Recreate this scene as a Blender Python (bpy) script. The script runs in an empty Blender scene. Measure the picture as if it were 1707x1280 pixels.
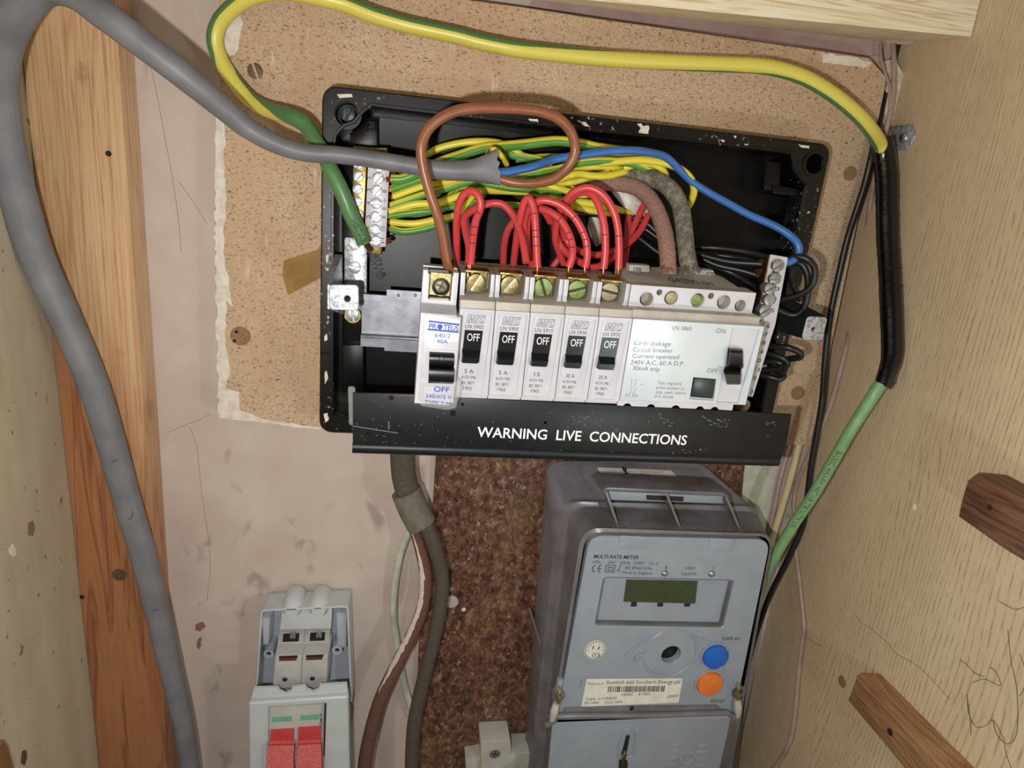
import bpy, bmesh, math, random
from mathutils import Vector, Matrix
from mathutils.geometry import tessellate_polygon
random.seed(7)
S = bpy.context.scene
COL = S.collection

# ------------------------------------------------------------------ camera, world, lights
F = 1050.0                      # focal length in pixels of a 1707 x 1280 frame
D = 0.41                        # camera distance from the wall plane (y = 0)
ZC = 1.50                       # camera height
RC = Matrix(((0.98719511, -0.08792798, -0.13309578),
             (0.04824367, 0.95986297, -0.27628901),
             (0.15204725, 0.26633013, 0.951814)))       # (right, down, into wall) -> camera (x, y down, z)
EYE = Vector((0, -D, ZC))
B2L = Matrix(((1, 0, 0), (0, 0, -1), (0, 1, 0)))        # Blender vector -> (right, down, into)
L2B = B2L.transposed()
cam = bpy.data.cameras.new('camera')
cam.sensor_fit = 'HORIZONTAL'; cam.sensor_width = 36.0
cam.lens = F / 1707 * 36.0; cam.clip_start = 0.005; cam.clip_end = 50
camo = bpy.data.objects.new('camera', cam); COL.objects.link(camo)
flip = Matrix(((1, 0, 0), (0, -1, 0), (0, 0, -1)))
rotm = (flip @ RC @ B2L).transposed()
camo.matrix_world = Matrix.Translation(EYE) @ rotm.to_4x4()
S.camera = camo

W = bpy.data.worlds.new('room'); S.world = W; W.use_nodes = True
W.node_tree.nodes['Background'].inputs[0].default_value = (1.0, .97, .92, 1)
W.node_tree.nodes['Background'].inputs[1].default_value = 0.10
def lamp(name, loc, power, size, col):
    l = bpy.data.lights.new(name, 'POINT'); l.shadow_soft_size = size
    l.energy = power; l.color = col
    o = bpy.data.objects.new(name, l); COL.objects.link(o); o.location = loc
    return o
lamp('phone_flash', EYE + Vector((-.028, 0, -.026)), 3.75, .004, (1, .985, .96))
lamp('torch', EYE + Vector((.222, 0.0, -.168)), 1.0, .009, (.86, .97, 1))
vs = S.view_settings
vs.view_transform = 'Standard'; vs.look = 'None'; vs.gamma = 1.0; vs.use_curve_mapping = False
vs.exposure = -0.06

# ------------------------------------------------------------------ frames: a plane in the place, read off through the lens
class Fr:
    def __init__(s, o, X, Dn, N): s.o, s.X, s.Dn, s.N = Vector(o), Vector(X), Vector(Dn), Vector(N)
    def pt(s, u, v, n=0.0): return s.o + s.X*u + s.Dn*v + s.N*n
    def uv(s, px, py, n=0.0):
        r = L2B @ (RC.transposed() @ Vector(((px-853.5)/F, (py-640)/F, 1)))
        o = s.o + s.N*n
        t = (o-EYE).dot(s.N) / r.dot(s.N)
        q = EYE + r*t - o
        return (q.dot(s.X), q.dot(s.Dn))
    def P(s, px, py, n=0.0):
        u, v = s.uv(px, py, n); return s.pt(u, v, n)
    def pl(s, pts, n=0.0): return [s.uv(x, y, n) for x, y in pts]
    def moved(s, u, v, n): return Fr(s.pt(u, v, n), s.X, s.Dn, s.N)
def pose(rx, ry, rz, t):
    w = Vector((math.radians(rx), math.radians(ry), math.radians(rz)))
    M = Matrix.Rotation(w.length, 3, w.normalized())
    c = lambda i: L2B @ M.col[i]
    return Fr(EYE + L2B @ Vector(t), c(0), c(1), -c(2))
FW = Fr((0, 0, ZC), (1, 0, 0), (0, 0, -1), (0, -1, 0))             # back wall, n = distance from it
XR, XL = .2937, -.2093
FRt = Fr((XR, 0, ZC), (0, -1, 0), (0, 0, -1), (-1, 0, 0))          # right side panel, u = distance from the wall
FLt = Fr((XL, 0, ZC), (0, -1, 0), (0, 0, -1), (1, 0, 0))           # left side panel
FB = pose(5.2, .66, -.53, (.0196, .0485, .3049))                   # fronts of the breaker row
FP = pose(-.5, 0.0, 1.2, (.0030, .0514, .2969))                    # front of the blue lettered breaker
FM = pose(.7, -1.7, 2.4, (.1081, .1926, .3397))                    # meter face

# ------------------------------------------------------------------ materials
def srgb(c):
    return tuple((x/255/12.92 if x/255 <= .04045 else ((x/255+.055)/1.055)**2.4) for x in c) + (1,)
class NT:
    def __init__(s, name):
        s.m = bpy.data.materials.new(name); s.m.use_nodes = True
        s.t = s.m.node_tree; s.b = s.t.nodes['Principled BSDF']; s.tc = None
    def n(s, typ, **k):
        x = s.t.nodes.new(typ)
        for a, b in k.items():
            if a.startswith('i_'):
                key = a[2:]; key = int(key) if key.isdigit() else key.replace('_', ' ')
                x.inputs[key].default_value = b
            else: setattr(x, a, b)
        return x
    def l(s, a, b): s.t.links.new(a, b)
    def co(s, scale=(1, 1, 1), rot=(0, 0, 0), uv=False):
        if not s.tc: s.tc = s.n('ShaderNodeTexCoord')
        mp = s.n('ShaderNodeMapping'); mp.inputs['Scale'].default_value = scale; mp.inputs['Rotation'].default_value = rot
        s.l(s.tc.outputs['UV' if uv else 'Object'], mp.inputs[0]); return mp.outputs[0]
    def noise(s, co, scale, detail=4, rough=.55, dist=0):
        x = s.n('ShaderNodeTexNoise'); x.inputs['Scale'].default_value = scale; x.inputs['Detail'].default_value = detail
        x.inputs['Roughness'].default_value = rough; x.inputs['Distortion'].default_value = dist
        s.l(co, x.inputs['Vector']); return x.outputs[0]
    def ramp(s, f, stops, const=False):
        r = s.n('ShaderNodeValToRGB'); e = r.color_ramp.elements
        if const: r.color_ramp.interpolation = 'CONSTANT'
        while len(e) < len(stops): e.new(.5)
        for i, (p, c) in enumerate(stops):
            e[i].position = p; e[i].color = c if len(c) == 4 else srgb(c)
        s.l(f, r.inputs[0]); return r.outputs[0]
    def mask(s, f, a, b): return s.ramp(f, [(a, (0, 0, 0, 1)), (b, (1, 1, 1, 1))])
    def mix(s, f, a, b, mode='MIX'):
        x = s.n('ShaderNodeMix', data_type='RGBA', blend_type=mode)
        for sk, val in ((x.inputs[0], f), (x.inputs[6], a), (x.inputs[7], b)):
            if isinstance(val, (int, float)): sk.default_value = val
            elif isinstance(val, tuple): sk.default_value = val if len(val) == 4 else srgb(val)
            else: s.l(val, sk)
        return x.outputs[2]
    def bump(s, h, dist=.0003, strength=.5):
        b = s.n('ShaderNodeBump'); b.inputs['Distance'].default_value = dist; b.inputs['Strength'].default_value = strength
        s.l(h, b.inputs['Height']); s.l(b.outputs[0], s.b.inputs['Normal'])
    def out(s, col=None, rough=.5, metal=0, coat=0, spec=None):
        if col is not None:
            if isinstance(col, tuple): s.b.inputs['Base Color'].default_value = col if len(col) == 4 else srgb(col)
            else: s.l(col, s.b.inputs['Base Color'])
        if isinstance(rough, (int, float)): s.b.inputs['Roughness'].default_value = rough
        else: s.l(rough, s.b.inputs['Roughness'])
        s.b.inputs['Metallic'].default_value = metal; s.b.inputs['Coat Weight'].default_value = coat
        if spec is not None: s.b.inputs['Specular IOR Level'].default_value = spec
        return s.m
def simple(name, c, rough=.45, metal=0, c2=None, scale=150, amt=.5, bump=0, coat=0, spec=None, lo=.4, hi=.65):
    t = NT(name); n_ = t.noise(t.co(), scale, 5, .6)
    c2 = c2 or tuple(x*.94 for x in c)
    col = t.mix(t.mask(n_, lo, hi), c, c2)
    if bump: t.bump(n_, bump, .6)
    return t.out(col, rough, metal, coat, spec)
M = {}
def chip():
    t = NT('chipboard'); c = t.co()
    a = t.noise(c, 900, 4, .7); b = t.noise(t.co((1, 1, .35)), 35, 4, .6); s_ = t.noise(t.co((1, 1, 2.0)), 480, 5, .7)
    col = t.mix(t.mask(a, .35, .65), (180, 148, 116), (220, 196, 166))
    col = t.mix(t.mask(b, .42, .68), col, (200, 166, 134))
    col = t.mix(t.mask(s_, .56, .66), col, (112, 82, 60))
    st = t.noise(t.co((1, 1, .16)), 260, 3, .5); area = t.noise(t.co((1, 1, .5)), 30, 2)
    m2 = t.n('ShaderNodeMath', operation='MULTIPLY'); t.l(t.mask(st, .66, .74), m2.inputs[0]); t.l(t.mask(area, .45, .6), m2.inputs[1])
    col = t.mix(m2.outputs[0], col, (218, 204, 188))
    t.bump(a, .0003, .5); return t.out(col, .75)
M['chip'] = chip()
def plaster():
    t = NT('painted_plaster'); c = t.co()
    a = t.noise(c, 22, 5, .6); b = t.noise(c, 60, 3, .5); d = t.noise(t.co((1, 1, .7)), 38, 3, .55, .4)
    col = t.mix(t.mask(a, .35, .7), (206, 192, 180), (194, 176, 164))
    col = t.mix(t.mask(d, .64, .72), col, (168, 154, 142))
    v = t.n('ShaderNodeTexVoronoi', feature='DISTANCE_TO_EDGE'); v.inputs['Scale'].default_value = 8
    t.l(t.mix(.03, c, t.n('ShaderNodeTexNoise').outputs[1]), v.inputs['Vector'])
    t.bump(b, .0006, .35); return t.out(col, .5)
M['plaster'] = plaster()
def brownboard():
    t = NT('stained_board'); c = t.co((1, 1, .8))
    a = t.noise(c, 170, 7, .74, .4); b = t.noise(c, 22, 4, .6); fk = t.noise(t.co((1, 1, .7), (0, .6, 0)), 330, 6, .75, .5)
    col = t.ramp(a, [(.34, (44, 26, 20)), (.46, (84, 52, 40)), (.56, (116, 78, 60)), (.70, (156, 122, 100))])
    col = t.mix(t.mask(b, .50, .72), col, t.ramp(a, [(.35, (70, 46, 34)), (.60, (140, 102, 66)), (.8, (196, 160, 116))]))
    col = t.mix(t.mask(fk, .56, .66), col, (178, 150, 130))
    t.bump(a, .0006, .6); return t.out(col, .45)
M['brownboard'] = brownboard()
def wood(name, axis, cols, ring=90, dist=4, rough=.42, stretch=.07, dark=None, bump=.0002, fine=1.0):
    """long grain along axis 0=x 1=y 2=z"""
    t = NT(name); sc = [1, 1, 1]; sc[axis] = stretch; c = t.co(tuple(sc))
    w = t.noise(c, ring, 3, .5, .8); sc2 = [1, 1, 1]; sc2[axis] = .03; f = t.noise(t.co(tuple(sc2)), 900*fine, 3, .6)
    w2 = t.n('ShaderNodeMath', operation='PINGPONG'); m_ = t.n('ShaderNodeMath', operation='MULTIPLY')
    t.l(w, m_.inputs[0]); m_.inputs[1].default_value = dist; t.l(m_.outputs[0], w2.inputs[0]); w2.inputs[1].default_value = .5
    col = t.ramp(w2.outputs[0], [(0, cols[0]), (.30, cols[1]), (.5, cols[2])])
    col = t.mix(t.mask(f, .5, .72), col, cols[3])
    bl = t.noise(t.co(), 28, 4, .6)
    if dark: col = t.mix(t.mask(bl, .5, .72), col, dark)
    t.bump(f, bump, .4)
    rr_ = t.ramp(bl, [(.3, (rough*.8,)*3+(1,)), (.7, (rough*1.2,)*3+(1,))])
    return t.out(col, rr_)
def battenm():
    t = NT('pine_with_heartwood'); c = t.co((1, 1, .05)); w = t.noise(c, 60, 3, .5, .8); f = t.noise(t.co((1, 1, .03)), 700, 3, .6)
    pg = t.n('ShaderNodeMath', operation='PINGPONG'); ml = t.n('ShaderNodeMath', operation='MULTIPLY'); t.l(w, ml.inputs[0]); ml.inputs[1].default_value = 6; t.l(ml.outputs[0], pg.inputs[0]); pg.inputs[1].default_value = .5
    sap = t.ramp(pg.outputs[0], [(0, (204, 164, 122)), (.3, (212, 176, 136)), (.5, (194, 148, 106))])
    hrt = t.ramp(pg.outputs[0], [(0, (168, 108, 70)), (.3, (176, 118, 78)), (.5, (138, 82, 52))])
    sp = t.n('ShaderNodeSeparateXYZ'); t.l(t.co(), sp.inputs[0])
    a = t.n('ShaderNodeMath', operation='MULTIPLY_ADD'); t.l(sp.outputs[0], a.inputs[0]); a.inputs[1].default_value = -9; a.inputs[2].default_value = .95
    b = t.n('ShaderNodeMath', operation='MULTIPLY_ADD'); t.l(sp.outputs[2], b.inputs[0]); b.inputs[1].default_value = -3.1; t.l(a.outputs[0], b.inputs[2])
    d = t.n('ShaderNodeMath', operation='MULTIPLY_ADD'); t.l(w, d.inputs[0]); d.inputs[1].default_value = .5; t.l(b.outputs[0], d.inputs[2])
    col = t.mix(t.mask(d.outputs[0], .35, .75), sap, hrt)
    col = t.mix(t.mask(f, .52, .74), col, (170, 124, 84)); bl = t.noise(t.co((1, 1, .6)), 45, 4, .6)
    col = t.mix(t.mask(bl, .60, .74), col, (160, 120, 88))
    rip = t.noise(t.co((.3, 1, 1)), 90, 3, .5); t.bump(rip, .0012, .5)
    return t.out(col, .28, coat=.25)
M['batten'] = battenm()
M['pale_pine'] = wood('pale_pine', 0, [(244, 234, 206), (240, 228, 198), (206, 178, 132), (224, 206, 168)], 150, 8, .5, .03)
M['bearer'] = wood('brown_hardwood', 1, [(124, 88, 66), (112, 78, 58), (92, 62, 46), (72, 48, 36)], 120, 6, .5, .12, (84, 58, 44))
M['bearer_l'] = wood('golden_hardwood', 1, [(168, 126, 86), (152, 110, 74), (134, 96, 62), (108, 74, 50)], 120, 6, .5, .12, (116, 82, 54))
def vinyl():
    t = NT('woodgrain_panel')
    c = t.co((1, 1, .10)); n0 = t.noise(t.co((1, 1, .22)), 9, 4, .55, .3)
    sep = t.n('ShaderNodeSeparateXYZ'); t.l(t.co(), sep.inputs[0])
    # lines run up the panel; y = distance from the wall, spread wider and wavy further out
    my = t.n('ShaderNodeMath', operation='MULTIPLY_ADD'); t.l(n0, my.inputs[0]); my.inputs[1].default_value = .05
    y0 = t.n('ShaderNodeMath', operation='SUBTRACT'); t.l(sep.outputs[1], y0.inputs[0]); y0.inputs[1].default_value = .335; t.l(y0.outputs[0], my.inputs[2])
    q2 = t.n('ShaderNodeMath', operation='MULTIPLY_ADD'); t.l(my.outputs[0], q2.inputs[0]); q2.inputs[1].default_value = 1300; q2.inputs[2].default_value = 672
    sc = t.n('ShaderNodeMath', operation='MULTIPLY'); t.l(my.outputs[0], sc.inputs[0]); t.l(q2.outputs[0], sc.inputs[1])
    pp = t.n('ShaderNodeMath', operation='FRACT'); t.l(sc.outputs[0], pp.inputs[0])  # rings spread away from the wall
    f = t.noise(t.co((1, 1, .06)), 1500, 3, .6); brk = t.noise(t.co((1, 1, .3)), 420, 3, .6)
    line = t.ramp(pp.outputs[0], [(0, (.8, .8, .8, 1)), (.16, (0, 0, 0, 1)), (.80, (0, 0, 0, 1)), (1, (.85, .85, .85, 1))])
    mm = t.n('ShaderNodeMath', operation='MULTIPLY'); t.l(line, mm.inputs[0]); t.l(t.mask(brk, .36, .60), mm.inputs[1])
    col = t.mix(t.mask(t.noise(t.co((1, 1, .4)), 16, 3), .3, .7), (214, 192, 158), (200, 178, 146))
    col = t.mix(t.mask(f, .45, .8), col, (190, 166, 132))
    col = t.mix(mm.outputs[0], col, (150, 121, 86))
    t.bump(f, .0002, .3); return t.out(col, .42)
M['vinyl'] = vinyl()
def leftpanel():
    t = NT('side_board'); a = t.noise(t.co((1, 1, .25)), 60, 5, .6); s_ = t.noise(t.co((1, .5, .5), (.5, 0, 0)), 300, 2, .5)
    col = t.mix(t.mask(a, .35, .7), (194, 184, 158), (178, 167, 141))
    col = t.mix(t.mask(s_, .68, .73), col, (130, 116, 90)); t.bump(a, .0004, .3); return t.out(col, .55)
M['leftpanel'] = leftpanel()
def blackplastic(name='black_plastic', base=(22, 22, 24), rough=.30, fl=.70, spec=.4):
    t = NT(name); n_ = t.noise(t.co(), 420, 4, .6); area = t.noise(t.co(), 25, 2)
    m2 = t.n('ShaderNodeMath', operation='MULTIPLY'); t.l(t.mask(n_, fl, fl+.03), m2.inputs[0]); t.l(t.mask(area, .46, .56), m2.inputs[1])
    dust = t.noise(t.co(), 3500, 2, .6)
    col = t.mix(m2.outputs[0], t.mix(t.mask(dust, .60, .75), base, tuple(x*2.2 for x in base)), (196, 188, 170))
    t.bump(dust, .00012, .35); return t.out(col, rough, spec=spec)
M['tray'] = blackplastic(base=(11, 11, 12), rough=.30, fl=.62)
M['traysmooth'] = blackplastic('black_plastic_interior', (9, 9, 10), .30, .90, .22)
M['strip'] = simple('black_cover_plastic', (17, 20, 23), .42, c2=(22, 25, 29), scale=150, spec=.4)
M['tape'] = simple('black_tape', (10, 10, 11), .10, c2=(13, 13, 14), scale=200, bump=.0007, spec=.7)
M['blackwire'] = simple('black_pvc', (26, 26, 28), .38)
M['switch'] = simple('black_switch', (16, 16, 18), .30)
M['switchsheen'] = simple('painted_sheen_switch', (30, 42, 45), .34, c2=(46, 60, 62), scale=1800, amt=1)  # reflected sheen painted into the black switch colour
M['white'] = simple('white_plastic', (205, 204, 211), .36, c2=(196, 195, 202), scale=60)
M['cream'] = simple('aged_cream_plastic', (186, 180, 170), .5, c2=(168, 160, 148), scale=90)
M['label'] = simple('pale_label', (204, 212, 217), .20, c2=(196, 205, 210), scale=40, spec=.45)
M['ink'] = simple('black_ink', (40, 42, 48), .6)
M['inkblue'] = simple('blue_ink', (38, 78, 190), .5)
M['inkgrey'] = simple('faded_ink', (96, 98, 104), .6, c2=(120, 122, 128), scale=3000)
M['inkwhite'] = simple('white_print', (238, 240, 244), .5, c2=(250, 250, 250))
M['grey'] = simple('meter_grey', (152, 160, 170), .36, c2=(145, 153, 163), scale=50)
M['greycover'] = simple('meter_cover_grey', (118, 115, 120), .25, c2=(98, 93, 92), scale=40)
M['iso'] = simple('isolator_grey', (196, 202, 206), .4, c2=(188, 194, 198), scale=50)
M['isodark'] = simple('isolator_recess_grey', (176, 180, 192), .3)
M['module'] = simple('module_grey', (190, 190, 186), .45, scale=60)
M['red'] = simple('red_toggle', (188, 62, 62), .4, c2=(200, 84, 82), scale=1500)
M['redlight'] = simple('light_red_toggle', (214, 96, 96), .4, c2=(232, 132, 130), scale=900)
M['redwire'] = simple('red_pvc', (206, 66, 68), .34, c2=(194, 70, 72), scale=120)
M['green'] = simple('green_window', (120, 178, 144), .4)
M['blue'] = simple('blue_pvc', (62, 112, 182), .34, c2=(56, 102, 168), scale=80)
M['brown'] = simple('brown_pvc', (142, 88, 58), .34, c2=(128, 78, 50), scale=100)
M['bluebutton'] = simple('blue_button', (30, 104, 200), .4)
M['orange'] = simple('orange_button', (232, 126, 56), .4)
M['paper'] = simple('white_paper', (228, 224, 216), .6, c2=(206, 198, 190), scale=160)
M['stickerpaper'] = simple('sticker_paper', (232, 230, 218), .4)
M['oldpaper'] = simple('aged_label_paper', (196, 186, 176), .6)
M['lcd'] = simple('lcd_glass', (62, 74, 48), .12, c2=(56, 68, 44))
M['brass'] = simple('brass', (168, 146, 88), .36, 1, c2=(132, 108, 58), scale=700, bump=.0001)
M['brassdull'] = simple('yellow_passivated_steel', (160, 148, 104), .45, .7, c2=(120, 104, 66), scale=500, bump=.0002)
M['screwgreen'] = simple('green_tarnished_brass', (160, 178, 112), .5, .3, c2=(108, 128, 74), scale=1400, bump=.0002)
M['screwpale'] = simple('pale_brass', (194, 182, 150), .5, .3, c2=(160, 142, 106), scale=1400, bump=.0002)
M['slot'] = simple('slot_painted_highlight', (235, 225, 190), .35, .7)  # highlight in the screw slot, painted in as a pale metal colour
M['darkslot'] = simple('dark_slot_metal', (70, 62, 44), .6, .3)  # darker copy for slots without the painted highlight
M['steel'] = simple('bright_steel', (176, 178, 182), .42, .8, c2=(140, 142, 148), scale=700, bump=.0001)
def zincm():
    t = NT('zinc_plate'); v = t.noise(t.co((1, 1, 1)), 420, 3, .5, 1.0); b = t.noise(t.co((1, 1, 6)), 60, 3)
    col = t.mix(t.mask(v, .4, .62), (196, 200, 206), (130, 136, 142)); col = t.mix(t.mask(b, .5, .7), col, (190, 192, 200))
    t.bump(v, .0001, .4); return t.out(col, .36, .5)
M['zinc'] = zincm()
M['railzinc'] = simple('dull_zinc', (142, 144, 152), .42, .6, c2=(116, 118, 126), scale=120, bump=.0001)
M['copper'] = simple('copper', (206, 128, 84), .3, .9, c2=(160, 88, 54), scale=900)
M['darksteel'] = simple('dark_steel', (54, 56, 58), .4, .5)
M['rust'] = simple('rusty_screw', (124, 98, 78), .55, .4, c2=(84, 62, 48), scale=1200, bump=.0003)
M['plug'] = simple('wood_plug', (150, 112, 84), .7, c2=(126, 92, 68), scale=500)
M['hole'] = simple('deep_hole', (26, 20, 16), .8)
M['whitepaint'] = simple('white_paint', (226, 218, 206), .6, c2=(206, 194, 178), scale=200, bump=.0004)
M['filler'] = simple('wall_filler', (220, 208, 190), .7, c2=(196, 178, 156), scale=240, bump=.0006)
M['skincable'] = simple('aged_flat_cable', (164, 142, 128), .5, c2=(148, 124, 110), scale=90)
M['creamcable'] = simple('cream_cable', (206, 190, 142), .45)
M['palecable'] = simple('pale_green_cable', (196, 200, 180), .45, c2=(174, 180, 160), scale=90)
M['parcel'] = simple('brown_parcel_tape', (160, 122, 62), .22, c2=(140, 100, 44), scale=60)
M['clip'] = simple('bone_plastic', (190, 186, 174), .45, scale=60)
M['purple'] = simple('mauve_matt', (176, 150, 146), .6, c2=(164, 136, 130), scale=50)
M['hair'] = simple('dark_hair', (50, 40, 34), .5)
M['scuff'] = simple('scuff', (170, 176, 176), .6)
def cablegrey():
    t = NT('grey_pvc'); s_ = t.noise(t.co((120, 14, 1), uv=True), 1.0, 4, .6); b = t.noise(t.co(), 60, 4)
    col = t.mix(t.mask(b, .35, .7), (122, 122, 126), (104, 105, 109)); col = t.mix(t.mask(s_, .60, .8), col, (156, 156, 158))
    return t.out(col, .5)
M['cablegrey'] = cablegrey()
def yg(name, y0, y1, yc=(232, 212, 50), gc=(84, 142, 66)):
    t = NT(name); sep = t.n('ShaderNodeSeparateXYZ'); t.l(t.co(uv=True), sep.inputs[0])
    fr = t.n('ShaderNodeMath', operation='FRACT'); t.l(sep.outputs[0], fr.inputs[0])
    gr = srgb(gc); ye = srgb(yc)
    col = t.ramp(fr.outputs[0], [(0, ye), (y0, gr), (y1, ye)], True)
    return t.out(col, .36)
M['yg'] = yg('yellow_green_pvc', .19, .68, (218, 206, 92), (84, 126, 78))
M['ygb'] = yg('bright_yellow_green_sleeve', .22, .62, (224, 208, 66), (88, 146, 58))
M['greensleeve'] = simple('green_pvc', (126, 164, 114), .38, c2=(114, 152, 102), scale=80)
def braid(name, c1, c2, c3):
    t = NT(name); c = t.co((14, 900, 1), uv=True); w = t.noise(c, 1.0, 4, .7); d = t.noise(t.co(), 260, 5, .7)
    col = t.mix(t.mask(w, .4, .62), c1, c2); col = t.mix(t.mask(d, .46, .62), col, c3)
    t.bump(w, .0011, .9); return t.out(col, .85)
M['braidred'] = braid('red_braid', (176, 126, 114), (140, 98, 88), (140, 122, 106))
M['braidblack'] = braid('black_braid', (122, 116, 104), (80, 76, 68), (146, 138, 120))
M['tailred'] = braid('old_red_tail_braid', (118, 78, 66), (92, 60, 50), (104, 78, 66))
M['tailpaint'] = simple('white_paint_smear', (220, 204, 196), .7, c2=(196, 176, 168), scale=500)
M['tailgrey'] = braid('old_grey_tail_braid', (98, 88, 78), (66, 60, 54), (84, 74, 64))
M['band'] = simple('grey_clip_band', (112, 106, 96), .6, c2=(96, 88, 78), scale=200)
def clearm():
    t = NT('clear_plastic'); t.b.inputs['Alpha'].default_value = .22
    return t.out((215, 218, 214), .12)
M['clear'] = clearm()

# ------------------------------------------------------------------ mesh building
BASE = {}
class MB:
    def __init__(s): s.v = []; s.f = []; s.mi = []; s.uvs = {}
    def add(s, v, f, mi=0, uvs=None):
        o = len(s.v); s.v += [Vector(p) for p in v]
        for k, q in enumerate(f):
            if uvs: s.uvs[len(s.f)] = uvs[k]
            s.f.append([i+o for i in q]); s.mi.append(mi)
        return s
    def cat(s, b, mi=0):
        o = len(s.v); n = len(s.f); s.v += b.v; s.f += [[i+o for i in q] for q in b.f]; s.mi += [mi]*len(b.f)
        for k, q in b.uvs.items(): s.uvs[k+n] = q
        return s
    def build(s, name, mats, parent=None, angle=35, recalc=True):
        mats = mats if isinstance(mats, (list, tuple)) else [mats]
        if parent is None:
            xs = [p.x for p in s.v]; ys = [p.y for p in s.v]; zs = [p.z for p in s.v]
            base = Vector(((min(xs)+max(xs))/2, (min(ys)+max(ys))/2, min(zs)))
        else: base = BASE[parent]
        me = bpy.data.meshes.new(name); me.from_pydata([p-base for p in s.v], [], s.f)
        for m_ in mats: me.materials.append(M[m_])
        for i, p in enumerate(me.polygons): p.material_index = s.mi[i]; p.use_smooth = True
        if s.uvs:
            uvl = me.uv_layers.new(name='UVMap')
            for i, p in enumerate(me.polygons):
                q = s.uvs.get(i)
                if q:
                    for k, li in enumerate(p.loop_indices): uvl.data[li].uv = q[k]
        if recalc:
            bm = bmesh.new(); bm.from_mesh(me); bmesh.ops.recalc_face_normals(bm, faces=bm.faces); bm.to_mesh(me); bm.free()
        me.set_sharp_from_angle(angle=math.radians(angle))
        o = bpy.data.objects.new(name, me); COL.objects.link(o)
        if parent is None: o.location = base
        else: o.parent = parent
        BASE[o] = base
        return o
def tag(o, label, cat, group=None, kind=None):
    if label: o['label'] = label
    if cat: o['category'] = cat
    if group: o['group'] = group
    if kind: o['kind'] = kind
    return o
def thing(name, label, cat, loc, group=None):
    o = bpy.data.objects.new(name, None); COL.objects.link(o); o.location = loc; o.empty_display_size = .01
    BASE[o] = Vector(loc); return tag(o, label, cat, group)

def area(p): return sum(p[i][0]*p[(i+1) % len(p)][1]-p[(i+1) % len(p)][0]*p[i][1] for i in range(len(p)))/2
def inset(p, d):
    s = 1 if area(p) > 0 else -1; n = len(p); out = []
    for i in range(n):
        a, b, c = Vector(p[i-1]), Vector(p[i]), Vector(p[(i+1) % n])
        e1 = (b-a); e2 = (c-b)
        if e1.length < 1e-9 or e2.length < 1e-9: out.append(tuple(b)); continue
        e1.normalize(); e2.normalize()
        n1 = Vector((-e1.y, e1.x))*s; n2 = Vector((-e2.y, e2.x))*s
        m_ = n1+n2
        if m_.length < 1e-6: m_ = n1.copy()
        m_.normalize(); k = max(.35, m_.dot(n1)); out.append(tuple(b+m_*(d/k)))
    return out
def rpoly(p, r, seg=5):
    n = len(p); r = r if isinstance(r, (list, tuple)) else [r]*n; out = []
    for i in range(n):
        a, b, c = Vector(p[i-1]), Vector(p[i]), Vector(p[(i+1) % n])
        if r[i] <= 0: out.append(tuple(b)); continue
        d1 = (a-b); d2 = (c-b); q = min(r[i], d1.length*.48, d2.length*.48)
        s = b+d1.normalized()*q; e = b+d2.normalized()*q
        for k in range(seg+1):
            t = k/seg; out.append(tuple(s*(1-t)**2+b*2*t*(1-t)+e*t*t))
    return out
def rect(u0, v0, u1, v1): return [(u0, v0), (u1, v0), (u1, v1), (u0, v1)]
def circ(u, v, r, n=28, a0=0): return [(u+r*math.cos(a0+2*math.pi*i/n), v+r*math.sin(a0+2*math.pi*i/n)) for i in range(n)]
def tess(loops): return tessellate_polygon([[Vector((a, b, 0)) for a, b in l] for l in loops])
def loft(fr, rings, cap0=True, cap1=True):
    b = MB(); n = len(rings[0][0]); v = []; f = []
    for pts, h in rings: v += [fr.pt(u, w, h) for u, w in pts]
    for k in range(len(rings)-1):
        for i in range(n):
            j = (i+1) % n; f.append((k*n+i, k*n+j, (k+1)*n+j, (k+1)*n+i))
    if cap0: f += [tuple(t) for t in tess([rings[0][0]])]
    if cap1: f += [tuple(i+(len(rings)-1)*n for i in t) for t in tess([rings[-1][0]])]
    return b.add(v, f)
def prism(fr, pts, n0, n1, bev=0):
    if bev: return loft(fr, [(pts, n0), (pts, n1-bev), (inset(pts, bev*.35), n1-bev*.3), (inset(pts, bev), n1)])
    return loft(fr, [(pts, n0), (pts, n1)])
def pp(fr, px, n0, n1, bev=0, r=0, seg=4):
    p = fr.pl(px, n1)
    if r: p = rpoly(p, r, seg)
    return prism(fr, p, n0, n1, bev)
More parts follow.
